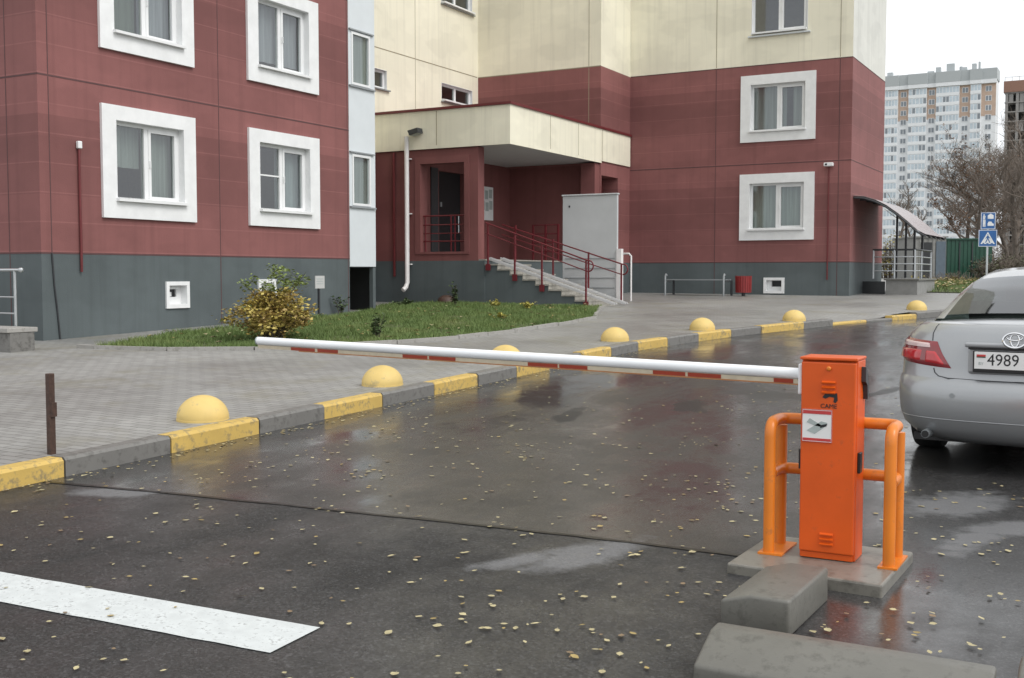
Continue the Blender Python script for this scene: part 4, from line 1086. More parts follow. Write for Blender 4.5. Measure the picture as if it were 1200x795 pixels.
mb = MB(); mb.box(w * .2, w * .55, -.045, -.027, .2, h - .25); mb.build('doorway', M['darkdoor'], t)
mb = MB(); mb.box(w * .68, w * .98, -.06, -.027, .5, h - .2); mb.build('panel', M['bluegrey'], t)
mb = MB(); mb.box(w * .68, w * .98, -.06, -.027, .22, .48); mb.build('panel', M['curb_pale'], t)

# ---------------------------------------------------------------- towers
def tower():
    D = 330; X = (1161 - 600) / 1301.8 * D
    ox, oy = -.4840 * D + .8750 * X + 15, .8750 * D + .4840 * X - 11.78
    t = empty('apartment_tower', (ox, oy, 0)); tag(t, 'tall white apartment tower with brown top storeys far behind', 'apartment tower')
    F = lambda a, n, z: (-a, -n, z)          # a runs to the left along -x, n towards the camera
    ztop = 58.6; fl = 2.8; base = 1.0
    solid = [(.0, 4.0), (6.9, 10.0), (16.5, 19.2), (24.4, 27.5), (33, 36.2)]
    glz = [(4.0, 6.9), (10.0, 16.5), (19.2, 24.4), (27.5, 33.0), (36.2, 42)]
    mb = MB(F); mb.box(0, 42, -7, 0, base, ztop); mb.build('wall', M['tower_white'], t)
    for a, b in solid:
        br = MB(F); br.box(a, b, .005, .06, ztop - 4 * fl + .6, ztop - 1.2); br.build('brick_panel', M['tower_brick'], t)
    mb = MB(F); mb.box(-.25, 42.2, -7, .75, ztop, ztop + 3.2)
    for a, b in glz: mb.box(a - .2, b + .2, .7, 1.35, ztop, ztop + 3.15)
    mb.build('parapet', M['tower_grey'], t)
    mb = MB(F); mb.box(-.2, 42.2, .0, .8, ztop - 1.15, ztop - .01)
    for a, b in glz: mb.box(a - .15, b + .15, .75, 1.3, ztop - 1.15, ztop - .01)
    mb.build('cornice', M['tower_white'], t)
    for a, b in solid[:4]:
        for k in range(1, 19):
            z = ztop - 1.2 - fl * k
            m_ = M['tower_dark']
            c = (a + b) / 2; w = MB(F)
            w.ring((c - .85, c + .85, z + .55, z + 2.15), (c - .75, c + .75, z + .65, z + 2.05), .062, .12); w.box(c - .07, c + .07, .062, .11, z + .65, z + 2.05)
            w.m = 1; w.box(c - .75, c - .07, .03, .09, z + .65, z + 2.05); w.box(c + .07, c + .75, .03, .09, z + .65, z + 2.05)
            w.build('window', [M['tower_white'], M['tower_dark']], t, recalc=False)
    for a, b in glz:
        g = MB(F)
        g.m = 0; g.box(a, b, .0, .95, base, ztop - 1.2)
        for k in range(0, 20):
            z = ztop - 1.2 - fl * (k + 1)
            g.m = 0; g.box(a - .05, b + .05, .9, 1.05, z - .05, z + .85)
            n = max(2, int((b - a) / .9))
            for q in range(n):
                g.m = 1 if random.random() < .82 else 2
                g.box(a + (b - a) * (q + .12) / n, a + (b - a) * (q + .88) / n, .951, 1.0, z + .95, z + 2.55)
        g.build('glazed_balcony', [M['tower_white'], M['tower_glass'], M['tower_dark']], t, recalc=False)
    for a, n_, s, h in ((6, -5, 1.2, 2.4), (8.5, -4, 1.5, 1.4), (12, -4, 2.2, 2.8), (10, -6, .8, 2.0), (16, -5, 1.4, 2.2), (18, -5, 1.8, 1.2), (30, -5, 1.6, 1.8), (34, -6, 2.2, 1.4), (5, -6, .5, 3)):
        mb = MB(F); mb.box(a, a + s, n_, n_ + 1.5, ztop + 3.2, ztop + 3.2 + h); mb.build('roof_vent', M['tower_grey'], t)
tower()
def shell():
    D = 345; X = (1171 - 600) / 1301.8 * D
    ox, oy = -.4840 * D + .8750 * X + 15, .8750 * D + .4840 * X - 11.78
    t = empty('unfinished_building', (ox, oy, 0)); tag(t, 'unfinished concrete frame building with raw brick top right of the white tower', 'building')
    z1 = 57; W_ = 30
    mb = MB()
    for k in range(20): mb.box(0, W_, 0, 16, z1 - 2.9 * k - .35, z1 - 2.9 * k)
    mb.build('floor_slab', M['frame_conc'], t)
    mb = MB()
    for x in (.2, 3.2, 6.4, 9.4, 13, 17, 21, 25, 29): mb.box(x, x + .8, .1, .9, 1, z1 - .36)
    mb.build('column', M['frame_conc'], t)
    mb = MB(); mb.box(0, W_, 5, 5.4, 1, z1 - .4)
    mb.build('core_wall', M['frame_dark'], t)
    mb = MB()
    rnd = random.Random(4)
    for k in range(1, 19):
        for x in (1.2, 4.2, 7.4, 10.4, 14, 18, 22, 26):
            if rnd.random() < .5: mb.box(x, x + 1.2, .4, .7, z1 - 2.9 * k + .002, z1 - 2.9 * k + 2.5)
    mb.build('infill_wall', M['frame_conc'], t)
    mb = MB(); mb.box(-.3, W_, -.3, 16, z1 + .002, z1 + 3.4); mb.build('brick_parapet', M['frame_brick'], t)
    mb = MB()
    for x in range(0, 30, 2): mb.tube([(x, 0, z1 + 3.4), (x, 0, z1 + 4.6)], .06, 4)
    mb.tube([(0, 0, z1 + 4.6), (30, 0, z1 + 4.6)], .06, 4); mb.build('guard_rail', M['frame_conc'], t)
shell()

# ---------------------------------------------------------------- trees
def tree(px, D, height, spread, seed, label, leaves=0, lm='russet', lean=(0, 0), trunk_r=.14, levels=4, group='bare trees beyond the yard', dens=1.0, name='bare_tree', lsize=.13):
    rnd = random.Random(seed)
    x, y = loc_at(px, D); z = H(x, y) - .3
    t = empty(name, (x, y, z)); tag(t, label, 'tree', group)
    tr, cr, lf = MB(), MB(), MB()
    tips = []
    def branch(p, dirv, ln, r, lev):
        n = 4 if lev < 2 else 3
        pts = [p]; q = p.copy(); dv = dirv.normalized()
        for k in range(n):
            dv = (dv + Vector((rnd.gauss(0, .16), rnd.gauss(0, .16), rnd.gauss(.06, .1)))).normalized()
            q = q + dv * ln / n; pts.append(q.copy())
        (tr if lev == 0 else cr).tube(pts, r, 7 if lev == 0 else 4 if lev < 3 else 3, False, r * (.5 if lev < 3 else .35))
        if lev >= levels:
            tips.append((pts[0], pts[-1])); return
        cnt = int((7 if lev == 0 else 6) * dens) if lev < 3 else int(5 * dens)
        for k in range(cnt):
            f = rnd.uniform(.35 if lev == 0 else .15, 1.0)
            i = min(n - 1, int(f * n)); b = pts[i].lerp(pts[i+1], f * n - i)
            a = rnd.uniform(0, 6.28); side = Vector((math.cos(a), math.sin(a), 0))
            nd = (dv * rnd.uniform(.45, .9) + side * rnd.uniform(.5, 1.0) + Vector((0, 0, .12)))
            branch(b, nd, ln * rnd.uniform(.42, .66) * (spread if lev == 0 else 1), max(.008, r * rnd.uniform(.36, .55)), lev + 1)
    branch(Vector((0, 0, 0)), Vector((lean[0], lean[1], 1)), height * .66, trunk_r, 0)
    tr.build('trunk', M['bark'], t, recalc=False, smooth=True, angle=180)
    cr.build('crown', M['twig'], t, recalc=False)
    if leaves:
        pts = []
        for a, b in tips:
            for k in range(leaves):
                if rnd.random() < .7: pts.append(a.lerp(b, rnd.random()) + Vector((rnd.gauss(0, .06), rnd.gauss(0, .06), rnd.gauss(0, .06))))
        leaf_cloud(lf, pts, lsize, rnd); lf.build('foliage', M[lm], t, recalc=False)
tree(1127, 76, 9.4, 1.0, 21, 'tree with russet leaves behind the green garage', leaves=3, trunk_r=.17, dens=1.12, lsize=.16)
tree(1088, 82, 8.6, .6, 5, 'slim bare tree left of the green garage in front of the tower', trunk_r=.12, levels=3)
tree(1051, 70, 7.6, .5, 9, 'thin bare tree seen just beyond the side canopy', trunk_r=.11, levels=3)
tree(1182, 66, 9.4, 1.0, 14, 'dark bare tree above the silver car roof', trunk_r=.2, dens=1.15)
tree(1205, 72, 10.6, 1.0, 31, 'tall bare tree at the right edge of the picture', trunk_r=.22, dens=1.15)
tree(1165, 92, 9.8, 1.0, 17, 'bare tree directly behind the road sign', trunk_r=.16, leaves=1)
tree(1224, 60, 8.8, .9, 41, 'bare tree beyond the car, at the picture edge', trunk_r=.18)
tree(1146, 70, 8.2, 1.0, 47, 'lower twiggy tree beside the road sign', trunk_r=.12)
def shrub(px, D, w, h, n, seed, m, label, group=None, name='shrub'):
    rnd = random.Random(seed); x, y = loc_at(px, D); z = H(x, y) - .1
    t = empty(name, (x, y, z)); tag(t, label, 'shrub', group)
    st, lf = MB(), MB(); pts = []
    for k in range(n):
        a = rnd.uniform(0, 6.28); r_ = w * math.sqrt(rnd.random()); e = Vector((math.cos(a) * r_, math.sin(a) * r_ * .6, h * rnd.uniform(.45, 1) * (1 - .35 * r_ / w)))
        st.tube([(e.x * .6, e.y * .6, 0), (e.x * .8, e.y * .8, e.z * .5), e], .018, 3, False, .005)
        for q in range(9):
            f = rnd.uniform(.25, 1.05); pts.append(Vector((e.x * (.6 + .4 * f), e.y * (.6 + .4 * f), e.z * f)) + Vector((rnd.gauss(0, .12), rnd.gauss(0, .12), rnd.gauss(0, .1))))
        for q in range(3):
            st.tube([e * .7, e * .7 + Vector((rnd.gauss(0, .3), rnd.gauss(0, .3), rnd.uniform(.1, .5)))], .008, 3, False, .004)
    st.build('stem', M['twig'], t, recalc=False); leaf_cloud(lf, pts, .15, rnd); lf.build('foliage', M[m], t, recalc=False)
shrub(1042, 62, 1.5, 3.2, 140, 3, 'yellow_tree', 'yellow leafed shrub seen under the side canopy')
shrub(1178, 58, 1.9, 1.9, 200, 4, 'ever_leaf', 'dark low shrub behind the car roof')
shrub(1215, 55, 2.2, 1.9, 200, 6, 'ever_leaf', 'dark low shrub at the right edge above the car')
shrub(1112, 47, 1.5, .42, 90, 7, 'yellow_tree', 'low yellow shrub growing on the far verge')
tree(1186, 78, 9.8, 1.0, 61, 'dense twiggy tree behind the tall bare trees on the right', trunk_r=.18, dens=1.2, leaves=1, lm='ever_leaf')
tree(1176, 86, 10.2, 1.0, 67, 'wide twiggy tree in front of the unfinished building', trunk_r=.18, dens=1.2, leaves=1, lm='ever_leaf')
shrub(1190, 84, 6, 4.6, 420, 8, 'twig', 'wide brown thicket between the bare trees')

# ---------------------------------------------------------------- the car
def car():
    px_, py_ = 14.32, -3.30
    t = empty('car', (px_, py_, H(14.3, -2.2) - .004), R(-5)); tag(t, 'silver saloon car parked at the right with its tail towards the camera', 'car')
    Lc = 4.81
    lev = [(.19, .16, .74), (.23, .09, .80), (.30, .03, .865), (.36, .012, .885), (.40, .0, .895), (.50, -.005, .905), (.58, .0, .908), (.635, .022, .906), (.655, .055, .903), (.67, .062, .900), (.75, .075, .898), (.85, .09, .890), (.93, .105, .872), (.985, .12, .845), (1.03, .14, .80), (1.055, .175, .752)]
    def zfn(z, y):
        if z < .5: return z
        g_ = 1 - .36 * ss(2.9, 4.75, y)
        return .5 + (z - .5) * g_
    def outline(R_, W_):
        pts = []
        d = .78
        for q in range(13):
            ph = R(90 * q / 12); n = 3.3
            x = W_ * (math.sin(ph) ** (2 / n) if q else 0); y = R_ + d * (1 - math.cos(ph) ** (2 / n) if q < 12 else 1)
            pts.append((x, y))
        for y in (1.0, 1.3, 1.7, 2.2, 2.7, 3.2, 3.6):
            pts.append((W_ * (1 + .008 * math.sin((y - .78) / 2.8 * math.pi)), y + R_ * .2))
        d2 = .95; F_ = Lc - R_ * 1.1
        for q in range(11):
            ph = R(90 - 90 * q / 10); n = 2.5
            x = W_ * (math.sin(ph) ** (2 / n) if q < 10 else 0); y = F_ - d2 * (1 - (math.cos(ph) ** (2 / n) if q else 0)) 
            pts.append((x, y))
        return pts
    mb = MB(); rings = []
    for z, R_, W_ in lev:
        pts = outline(R_, W_); n = len(pts)
        full = pts + [(-x, y) for x, y in pts[-2:0:-1]]
        rings.append([mb.vert((x, y, zfn(z, y))) for x, y in full])
    m_ = len(rings[0])
    for a, b in zip(rings, rings[1:]):
        for q in range(m_): mb.face((a[q], a[(q+1) % m_], b[(q+1) % m_], b[q]))
    mb.face(rings[0][::-1])
    # deck / bonnet cap
    z, R_, W_ = lev[-1]; pts = outline(R_, W_); NX = 6
    rows = []
    for i, (x, y) in enumerate(pts):
        row = []
        for k in range(NX + 1):
            f = 1 - 2 * k / NX; xx = x * f
            if k == 0: row.append(rings[-1][i])
            elif k == NX: row.append(rings[-1][(m_ - i) % m_])
            elif x < 1e-6: row.append(rings[-1][i])
            else: row.append(mb.vert((xx, y, zfn(z, y) + .035 * (1 - f * f) * (x / W_) ** 2 * ss(R_, R_ + .25, y))))
        rows.append(row)
    for a, b in zip(rows, rows[1:]):
        for k in range(NX):
            ids = []
            for q in (a[k], a[k+1], b[k+1], b[k]):
                if q not in ids: ids.append(q)
            if len(ids) >= 3: mb.face(ids)
    body = mb.build('body', [M['car'], M['black']], t, smooth=True, angle=60)
    # wheel arches cut from the body
    cut = MB()
    for y in (1.07, 3.85):
        for sgn in (-1, 1): cut.lathe([(.345, 0), (.345, .34)], (sgn * .75 - .17, y, .325), 28, 'x')
    co = cut.build('arch_cut', M['black'])
    co.matrix_world = t.matrix_basis.copy() if False else co.matrix_world
    bo = body.modifiers.new('arch', 'BOOLEAN'); bo.object = co; bo.operation = 'DIFFERENCE'; bo.solver = 'EXACT'
    co.parent = t
    bpy.context.view_layer.update()
    dg = bpy.context.evaluated_depsgraph_get()
    me = bpy.data.meshes.new_from_object(body.evaluated_get(dg)); body.modifiers.clear(); body.data = me
    me.polygons.foreach_set('use_smooth', [True] * len(me.polygons)); me.set_sharp_from_angle(angle=R(50))
    bpy.data.objects.remove(co)
    # surface of the tail: lateral parameter ph (0 centre .. 1 flank), height z
    def surf(ph, z, off=0.0):
        z = max(lev[0][0], min(lev[-1][0], z))
        for (z0, r0, w0), (z1, r1, w1) in zip(lev, lev[1:]):
            if z <= z1: f = (z - z0) / (z1 - z0); R_, W_ = r0 + (r1 - r0) * f, w0 + (w1 - w0) * f; break
        n = 3.3; a = R(90 * ph)
        x = W_ * (math.sin(a) ** (2 / n) if ph > 0 else 0) if ph >= 0 else -W_ * math.sin(-a) ** (2 / n)
        y = R_ + .78 * (1 - math.cos(abs(a)) ** (2 / n))
        # outward direction in plan
        sx = math.copysign(1, ph) * (abs(x) / W_) ** (n - 1) / W_; sy = -((max(0, 1 - (y - R_) / .78)) ** (n - 1)) / .78
        l = math.hypot(sx, sy) or 1
        return Vector((x + off * sx / l, y + off * sy / l, z))
    def ph_of(x, z=.85):
        W_ = .89; return math.degrees(math.asin(min(1, (x / W_)) ** (3.3 / 2))) / 90
    def patch(name, m, corners, nu, nv, off, parent, sgn):
        """corners: (x or ph, z) for inner-bottom, outer-bottom, outer-top, inner-top"""
        g = MB(); idx = []
        ib, ob, ot, it = corners
        for j in range(nv + 1):
            row = []
            for i in range(nu + 1):
                u_, v_ = i / nu, j / nv
                p = [(ib[k] * (1-u_) + ob[k] * u_) * (1-v_) + (it[k] * (1-u_) + ot[k] * u_) * v_ for k in (0, 1)]
                edge = 0 < i < nu and 0 < j < nv
                q = surf(sgn * p[0], p[1], off if edge else .001)
                row.append(g.vert(q))
            idx.append(row)
        for j in range(nv):
            for i in range(nu): g.face((idx[j][i], idx[j][i+1], idx[j+1][i+1], idx[j+1][i]))
        return g.build(name, m, parent, smooth=True, angle=60)
    # tail lamps: wrap round the corner, pointed inner lower tip
    for sgn in (-1, 1):
        A = ph_of
        lamp = patch('tail_lamp', M['lamp_dark'], [(A(.43), .735), (.80, .775), (.80, .945), (A(.56), .925)], 14, 8, .016, t, sgn)
        patch('lens', M['lamp_red'], [(A(.645), .768), (.785, .783), (.785, .872), (A(.635), .872)], 10, 6, .024, lamp, sgn)
        patch('lens', M['lamp_clear'], [(A(.565), .873), (.77, .879), (.75, .932), (A(.585), .914)], 10, 5, .024, lamp, sgn)
        patch('lens', M['lamp_red'], [(A(.455), .745), (A(.637), .764), (A(.627), .868), (A(.555), .866)], 8, 6, .023, lamp, sgn)
    # boot lid seams
    def line(pts, w, name, m, off=.004):
        g = MB(); g.tube([surf(p, z, off) for p, z in pts], w, 5); return g.build(name, m, t)
    for sgn in (-1, 1):
        A = ph_of
        line([(sgn * A(.56), .73 + .0), (sgn * A(.55), .70), (sgn * A(.52), .676), (sgn * A(.45), .664), (sgn * A(.2), .66), (0, .66)], .004, 'lid_seam', M['dark_metal'], .001)
        line([(sgn * A(.60), .93), (sgn * A(.62), .98), (sgn * A(.64), 1.03), (sgn * A(.66), 1.05)], .0035, 'lid_seam', M['dark_metal'], .001)
    # lower lip of the bumper, a shade darker line, and the sensors
    for z, w in ((.365, .006),):
        line([(p / 20, z) for p in range(-19, 20)], w * .5, 'bumper_crease', M['car'], .002)
    for x in (-.40, .40):
        p = surf(math.copysign(ph_of(abs(x)), x), .545, .004); g = MB(); g.lathe([(.001, .012), (.017, .01), (.018, 0)], (p.x, p.y - .002, p.z), 14, 'y'); g.build('parking_sensor', M['grey_metal'], t)
    # plate recess, garnish, plate
    g = MB(); g.box(-.315, .315, .050, .12, .705, .895); g.build('plate_recess', M['car'], t, bevel=.02)
    g = MB(); g.box(-.335, .335, .030, .10, .897, .932); g.build('boot_garnish', M['car'], t, bevel=.012)
    g = MB(); g.box(-.31, .31, .042, .06, .884, .8955); g.build('garnish_shadow', M['black'], t)
    g = MB(); g.box(-.275, .275, .028, .050, .722, .876); g.build('plate_frame', M['black'], t, bevel=.004, segs=1)
    g = MB(); g.box(-.263, .263, .022, .0275, .748, .870); pl = g.build('number_plate', M['sticker'], t)
    g = MB(); g.box(-.248, -.188, .0195, .0215, .836, .850); g.build('flag', M['sticker_red'], pl)
    g = MB(); g.box(-.248, -.188, .0195, .0215, .828, .8355); g.build('flag', M['green_sheet'], pl)
    text('country_letters', 'BY', .03, M['sticker_grey'], pl, Matrix.Translation((-.218, .0214, .785)) @ RX)
    text('number', '4989 P', .118, M['ink'], pl, Matrix.Translation((-.030, .0214, .810)) @ RX @ Matrix.Scale(.90, 4, (1, 0, 0)), ext=.0008)
    # emblem: three ovals
    em = MB()
    def oval(cx, cz, a, b, r_): em.tube([(cx + a * math.cos(q), .028, cz + b * math.sin(q)) for q in [2 * math.pi * k / 28 for k in range(29)]], r_, 6, False)
    oval(0, .955, .075, .052, .009); oval(0, .955, .028, .046, .006); oval(0, .975, .052, .02, .006)
    em.build('emblem', M['chrome'], t, smooth=True)
    g = MB(); g.lathe([(.03, .0), (.033, .02), (.034, .12)], (-.60, .06, .245), 16, 'y'); g.build('exhaust', M['grey_metal'], t, smooth=True, angle=30); g = MB(); g.lathe([(.026, 0), (.026, .004)], (-.60, .0545, .245), 16, 'y'); g.build('exhaust_bore', M['black'], t)
    g = MB(); g.box(-.74, .74, .3, 4.4, .17, .22); g.build('underbody', M['black'], t)
    # greenhouse
    st = [(.62, 1.085, .69, .645), (.85, 1.175, .745, .625), (1.15, 1.29, .755, .595), (1.45, 1.38, .76, .57), (1.75, 1.435, .76, .545), (2.15, 1.468, .76, .55), (2.55, 1.455, .76, .55), (2.85, 1.395, .755, .55), (3.2, 1.25, .75, .57), (3.55, 1.085, .735, .6), (3.78, .985, .71, .62)]
    def interp(y):
        for a, b in zip(st, st[1:]):
            if y <= b[0]:
                f = (y - a[0]) / (b[0] - a[0]); return [a[k] + (b[k] - a[k]) * f for k in range(4)]
        return list(st[-1])
    yy = [.62 + (3.78 - .62) * k / 48 for k in range(49)]
    secs = []
    for y in yy:
        _, zr_, xb, xe = interp(y)
        zb_ = zfn(1.045, y) - .03
        zr_ = max(zr_, zb_ + .02)
        f = min(1, (zr_ - zb_) / .35)
        xe2 = xe if f > .2 else xe
        crown = .035 * min(1, f + .3)
        P = [(xb, zb_)]
        for q in (.33, .66): P.append((xb + (xe2 + .035 - xb) * q ** 1.25, zb_ + (zr_ - .055 * f - zb_) * q))
        P += [(xe2 + .02, zr_ - .04 * f), (xe2 - .035, zr_ - .006)]
        for q in (.7, .4, .15, 0): P.append((xe2 * q, zr_ + crown * (1 - (q) ** 2) - crown * .2))
        secs.append([(x, y, z) for x, z in P])
    def strip(name, i0, i1, j0, j1, m, off=0):
        for sides in (((1, -1),) if i1 == 8 else ((1,), (-1,))):
            g = MB()
            for sgn in sides:
                rows = [[g.vert((sgn * x, y, z)) for x, y, z in secs[j][i0:i1+1]] for j in range(j0, j1 + 1)]
                for a, b in zip(rows, rows[1:]):
                    for k in range(len(a) - 1): g.face((a[k], a[k+1], b[k+1], b[k]))
            o_ = g.build(name, m, t, recalc=False)
            bm = bmesh.new(); bm.from_mesh(o_.data); bmesh.ops.remove_doubles(bm, verts=bm.verts, dist=.0005); bmesh.ops.recalc_face_normals(bm, faces=bm.faces); bm.to_mesh(o_.data); bm.free()
            o_.data.polygons.foreach_set('use_smooth', [True] * len(o_.data.polygons))
    J = lambda y: min(range(49), key=lambda k: abs(yy[k] - y))
    strip('roof', 3, 8, J(1.47), J(2.75), M['car'])
    strip('pillar', 0, 4, 0, J(1.05), M['car'])
    strip('pillar', 2, 4, J(1.05), J(3.0), M['car'])
    strip('pillar', 0, 4, J(3.0), 48, M['car'])
    strip('rear_window', 4, 8, 1, J(1.47), M['car_glass'])
    strip('windscreen', 4, 8, J(2.75), 48, M['car_glass'])
    strip('side_window', 0, 2, J(1.05), J(3.0), M['car_glass'])
    # parcel shelf, seats and headlining so the cabin is dark
    g = MB(); g.box(-.62, .62, .75, 1.35, .98, 1.03); g.box(-.58, .58, 1.35, 1.5, .9, 1.2); g.build('parcel_shelf', M['black'], t)
    for x in (-.36, .36):
        g = MB(); g.box(x - .22, x + .22, 2.3, 2.45, .6, 1.15); g.box(x - .12, x + .12, 2.32, 2.42, 1.17, 1.33); g.build('seat', M['dark_metal'], t, bevel=.03)
    g = MB(); g.box(-.09, .09, .95, .97, 1.13, 1.16); g.build('brake_lamp', M['lamp_dark'], t)
    # wheels
    for y in (1.07, 3.85):
        for sgn in (-1, 1):
            g = MB(); xo = sgn * .785
            g.lathe([(.20, -.105), (.27, -.108), (.31, -.10), (.326, -.07), (.328, 0), (.326, .07), (.31, .10), (.27, .108), (.20, .105)], (xo, y, .328), 40, 'x')
            w = g.build('wheel', M['rubber'], t, smooth=True, angle=50)
            g = MB(); g.lathe([(.205, -.09), (.205, .09)], (xo, y, .328), 32, 'x'); g.build('rim', M['dark_metal'], w, smooth=True)
            g = MB()
            for k in range(7):
                a = 2 * math.pi * k / 7; c_, s_ = math.cos(a), math.sin(a)
                g.prism([(.03, -.03), (.195, -.022), (.195, .022), (.03, .03)], xo + sgn * .092, xo + sgn * .104, lambda u_, v_, h: (h, y + u_ * c_ - v_ * s_, .328 + u_ * s_ + v_ * c_))
            g.build('spokes', M['steel'], w)
    # front lamps, mirrors
    for sgn in (-1, 1):
        g = MB(); g.lathe([(.09, 0), (.08, .06), (.0, .09)], (sgn * .62, 4.62, .66), 14, 'y'); g.build('headlight', M['lamp_clear'], t)
        g = MB(); g.lathe([(.02, 0), (.10, .03), (.11, .10), (.06, .17), (0, .19)], (sgn * .90, 2.95, 1.02), 14, 'y'); g.build('mirror', M['car'], t, smooth=True)
        g = MB(); g.box(min(sgn * .87, sgn * .91), max(sgn * .87, sgn * .91), 2.0, 2.16, .82, .85); g.box(min(sgn * .87, sgn * .91), max(sgn * .87, sgn * .91), 1.3, 1.46, .82, .85); g.build('door_handle', M['car'], t)
car()

# ---------------------------------------------------------------- fallen leaves
def leaf_mesh(seed, m):
    rnd = random.Random(seed); mb = MB()
    l = .5; w = .26 + .16 * rnd.random(); k = rnd.uniform(.0, .05); b = rnd.uniform(-.05, .07)
    P = [(-l, 0, b), (-.3, w * .75, k), (.05, w, k * 1.3), (.32, w * .55, k), (l, 0, -b * .5 + .05), (.32, -w * .5, k), (.05, -w, k), (-.3, -w * .8, k * 1.2)]
    ids = [mb.vert(p) for p in P]; c0 = mb.vert((-.1, 0, 0)); c1 = mb.vert((.2, 0, .01))
    for f in ((ids[0], c0, ids[1]), (ids[1], c0, c1, ids[2]), (ids[2], c1, ids[3]), (ids[3], c1, ids[4]), (ids[4], c1, ids[5]), (ids[5], c1, ids[6]), (ids[6], c1, c0, ids[7]), (ids[7], c0, ids[0])): mb.face(f)
    mb.tube([(-l, 0, b), (-l - .22, .05, b + .05)], .02, 3, False, .01)
    o = mb.build('fallen_leaf', m, recalc=False); return o
protos = {'pale': [leaf_mesh(k, M['leaf_pale']) for k in range(5)], 'gold': [leaf_mesh(k + 5, M['leaf_gold']) for k in range(4)], 'tan': [leaf_mesh(k + 9, M['leaf_tan']) for k in range(3)]}
LBL = {'pale': 'small pale cream fallen leaf flat on the wet asphalt in front', 'gold': 'small golden yellow fallen leaf flat on the wet asphalt in front', 'tan': 'small tan brown fallen leaf flat on the wet asphalt in front'}
rnd = random.Random(77)
cand = []
def blocked(x, y): return (x < 12.2 and -8.72 < y < -8.18 and int(x * 97) % 4) or (13.28 < x < 14.15 and -6.78 < y < -5.9) or (13.52 < x < 13.92 and -7.46 < y < -6.6) or (13.6 < x < 15.8 and -8.15 < y < -7.7) or (13.4 < x < 15.4 and -3.4 < y < 1.8)
CX, CY = 15.0, -11.78
def add(x, y):
    if blocked(x, y) or x < kt(y) + .03: return
    dep = -.4840 * (x - CX) + .8750 * (y - CY); lat = .8750 * (x - CX) + .4840 * (y - CY)
    if dep < 3.5 or abs(lat / dep) > .5: return
    cand.append((dep, x, y))
clumps = [(rnd.uniform(9, 16.5), rnd.uniform(-9, -3)) for _ in range(110)]
for cx, cy in clumps:
    for k in range(rnd.randint(2, 6)): add(cx + rnd.gauss(0, .12), cy + rnd.gauss(0, .09))
for k in range(1400):
    y = -9.3 + 11.5 * rnd.random() ** 1.6; x = rnd.uniform(8.6, 17)
    add(x, y)
for k in range(420):
    y = rnd.uniform(-8.5, 5); add(kt(y) + .035 + abs(rnd.gauss(0, .10)), y)
for k in range(130): add(rnd.uniform(12.8, 16.5), rnd.uniform(-7.4, -5.2))
cand.sort()
rest = MB(); used = set()
rest_m = {'pale': 0, 'gold': 1, 'tan': 2}
for n, (dep, x, y) in enumerate(cand):
    kind = rnd.choices(['pale', 'gold', 'tan'], [.62, .24, .14])[0]
    s = .019 + .023 * rnd.random() ** 1.4; z = H(x, y) + .0125 if y < -6.2 else H(x, y) + .0045
    rot = (rnd.gauss(0, .08), rnd.gauss(0, .08), rnd.uniform(0, 6.28))
    pr_ = rnd.choice(protos[kind])
    if n < 300:
        if pr_.name in used: o = pr_.copy(); COL.objects.link(o)
        else: o = pr_; used.add(pr_.name)
        o.location = (x, y, z); o.rotation_euler = rot; o.scale = (s, s, s)
        tag(o, LBL[kind], 'leaf', 'fallen leaves on the asphalt in front')
    else:
        T = Matrix.Translation((x, y, z)) @ Matrix.Rotation(rot[2], 4, 'Z') @ Matrix.Rotation(rot[0], 4, 'X') @ Matrix.Scale(s, 4)
        b = len(rest.v); rest.m = rest_m[kind]
        for vv in pr_.data.vertices: rest.v.append(tuple(T @ vv.co))
        for p in pr_.data.polygons: rest.fc.append(tuple(b + q for q in p.vertices)); rest.mi.append(rest.m)
for lst in protos.values():
    for p in lst:
        if p.name not in used: bpy.data.objects.remove(p)
tag(rest.build('leaf_litter', [M['leaf_pale'], M['leaf_gold'], M['leaf_tan']], recalc=False), 'scatter of fallen leaves on the farther asphalt', 'leaves', kind='stuff')
gl_ = MB()
for k in range(170):
    x, y = rnd.uniform(0, 6), rnd.uniform(-.6, 12)
    if inside((x, y), lawn_poly):
        s = rnd.uniform(.04, .08); a = rnd.uniform(0, 6.28); z = HS(x, y) + rnd.uniform(.05, .08); gl_.m = rnd.choice((0, 1, 1, 2))
        c, q = math.cos(a) * s, math.sin(a) * s
        gl_.face([gl_.vert(p) for p in ((x - c, y - q, z), (x - q * .5, y + c * .5, z + .02), (x + c, y + q, z + .01), (x + q * .5, y - c * .5, z + .02))])
for k in range(1300):
    x, y = rnd.uniform(8, 17), rnd.uniform(23, 38)
    if inside((x, y), lawn2):
        s = rnd.uniform(.06, .12); a = rnd.uniform(0, 6.28); z = HS(x, y) + rnd.uniform(.08, .16); gl_.m = rnd.choice((0, 1, 1))
        c, q = math.cos(a) * s, math.sin(a) * s
        gl_.face([gl_.vert(p) for p in ((x - c, y - q, z), (x - q * .5, y + c * .5, z + .03), (x + c, y + q, z + .02), (x + q * .5, y - c * .5, z + .03))])
tag(gl_.build('lawn_litter', [M['leaf_pale'], M['leaf_gold'], M['leaf_tan']], recalc=False), 'scatter of yellow fallen leaves on the grass', 'leaves', kind='stuff')

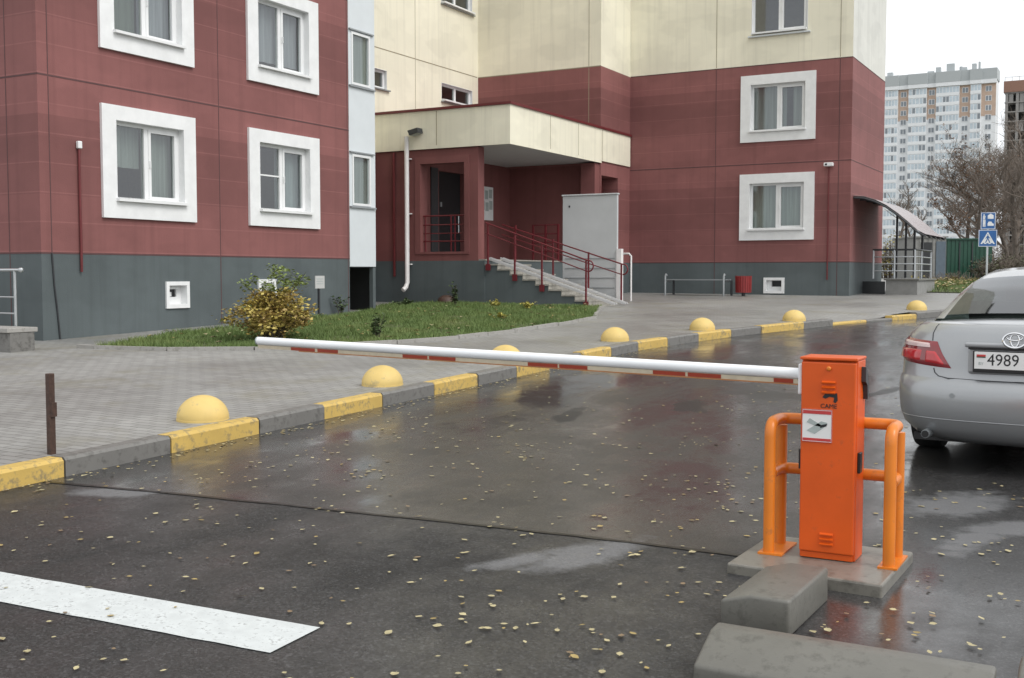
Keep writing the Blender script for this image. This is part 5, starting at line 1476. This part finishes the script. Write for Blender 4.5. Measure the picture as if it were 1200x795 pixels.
# ---------------------------------------------------------------- light, sky, camera
w = bpy.data.worlds.new('World'); S.world = w; w.use_nodes = True
nt = w.node_tree; bg = nt.nodes['Background']
EL, AZ = 48, R(100)          # sun bearing measured clockwise from +y
sky = N(nt, 'ShaderNodeTexSky', sky_type='NISHITA', sun_disc=False, sun_elevation=R(EL), sun_rotation=AZ, air_density=1.0, dust_density=4.0, ozone_density=1.0)
hs = N(nt, 'ShaderNodeHueSaturation', inp={'Saturation': .12, 'Value': 1.0}); L(nt, sky.outputs[0], hs.inputs['Color'])
gco = N(nt, 'ShaderNodeTexCoord').outputs['Generated']
cn = noise_tex(nt, gco, 2.2, 6, .55)
cl = ramp(nt, cn, [(.3, (.80, .83, .87)), (.7, (1.08, 1.08, 1.08))]).outputs[0]
# overcast: a bright, nearly even cloud layer in front of the sky
cloud = ramp(nt, cn, [(.3, (.78, .82, .86)), (.7, (1.0, 1.0, 1.0))]).outputs[0]
ck = N(nt, 'ShaderNodeVectorMath', operation='SCALE'); L(nt, cloud, ck.inputs[0]); ck.inputs['Scale'].default_value = 7.2
mx_ = N(nt, 'ShaderNodeMix', data_type='RGBA'); mx_.inputs[0].default_value = .8
L(nt, hs.outputs[0], mx_.inputs[6]); L(nt, ck.outputs[0], mx_.inputs[7]); L(nt, mx_.outputs[2], bg.inputs[0]); bg.inputs[1].default_value = .15
sun = bpy.data.lights.new('overcast_sun', 'SUN'); sun.energy = 1.25; sun.angle = R(28); sun.color = (1, .97, .93)
so = bpy.data.objects.new('overcast_sun', sun); COL.objects.link(so)
dv = Vector((math.sin(AZ) * math.cos(R(EL)), math.cos(AZ) * math.cos(R(EL)), math.sin(R(EL))))
so.rotation_euler = dv.to_track_quat('Z', 'Y').to_euler(); so.location = dv * 60
cam = bpy.data.cameras.new('camera'); cam.sensor_width = 36; cam.lens = 36 * 1301.8 / 1200; cam.clip_end = 6000; cam.clip_start = .05
co = bpy.data.objects.new('camera', cam); COL.objects.link(co); co.location = (15.0, -11.78, 1.47)
co.rotation_euler = (R(90 - 3.3616), 0, R(28.948)); S.camera = co
S.render.resolution_x, S.render.resolution_y = 1024, 678
S.render.engine = 'CYCLES'
S.cycles.use_denoising = True
S.cycles.max_bounces = 7; S.cycles.transparent_max_bounces = 12
S.view_settings.view_transform = 'Standard'; S.view_settings.look = 'None'; S.view_settings.gamma = 1
S.view_settings.exposure = 0.40
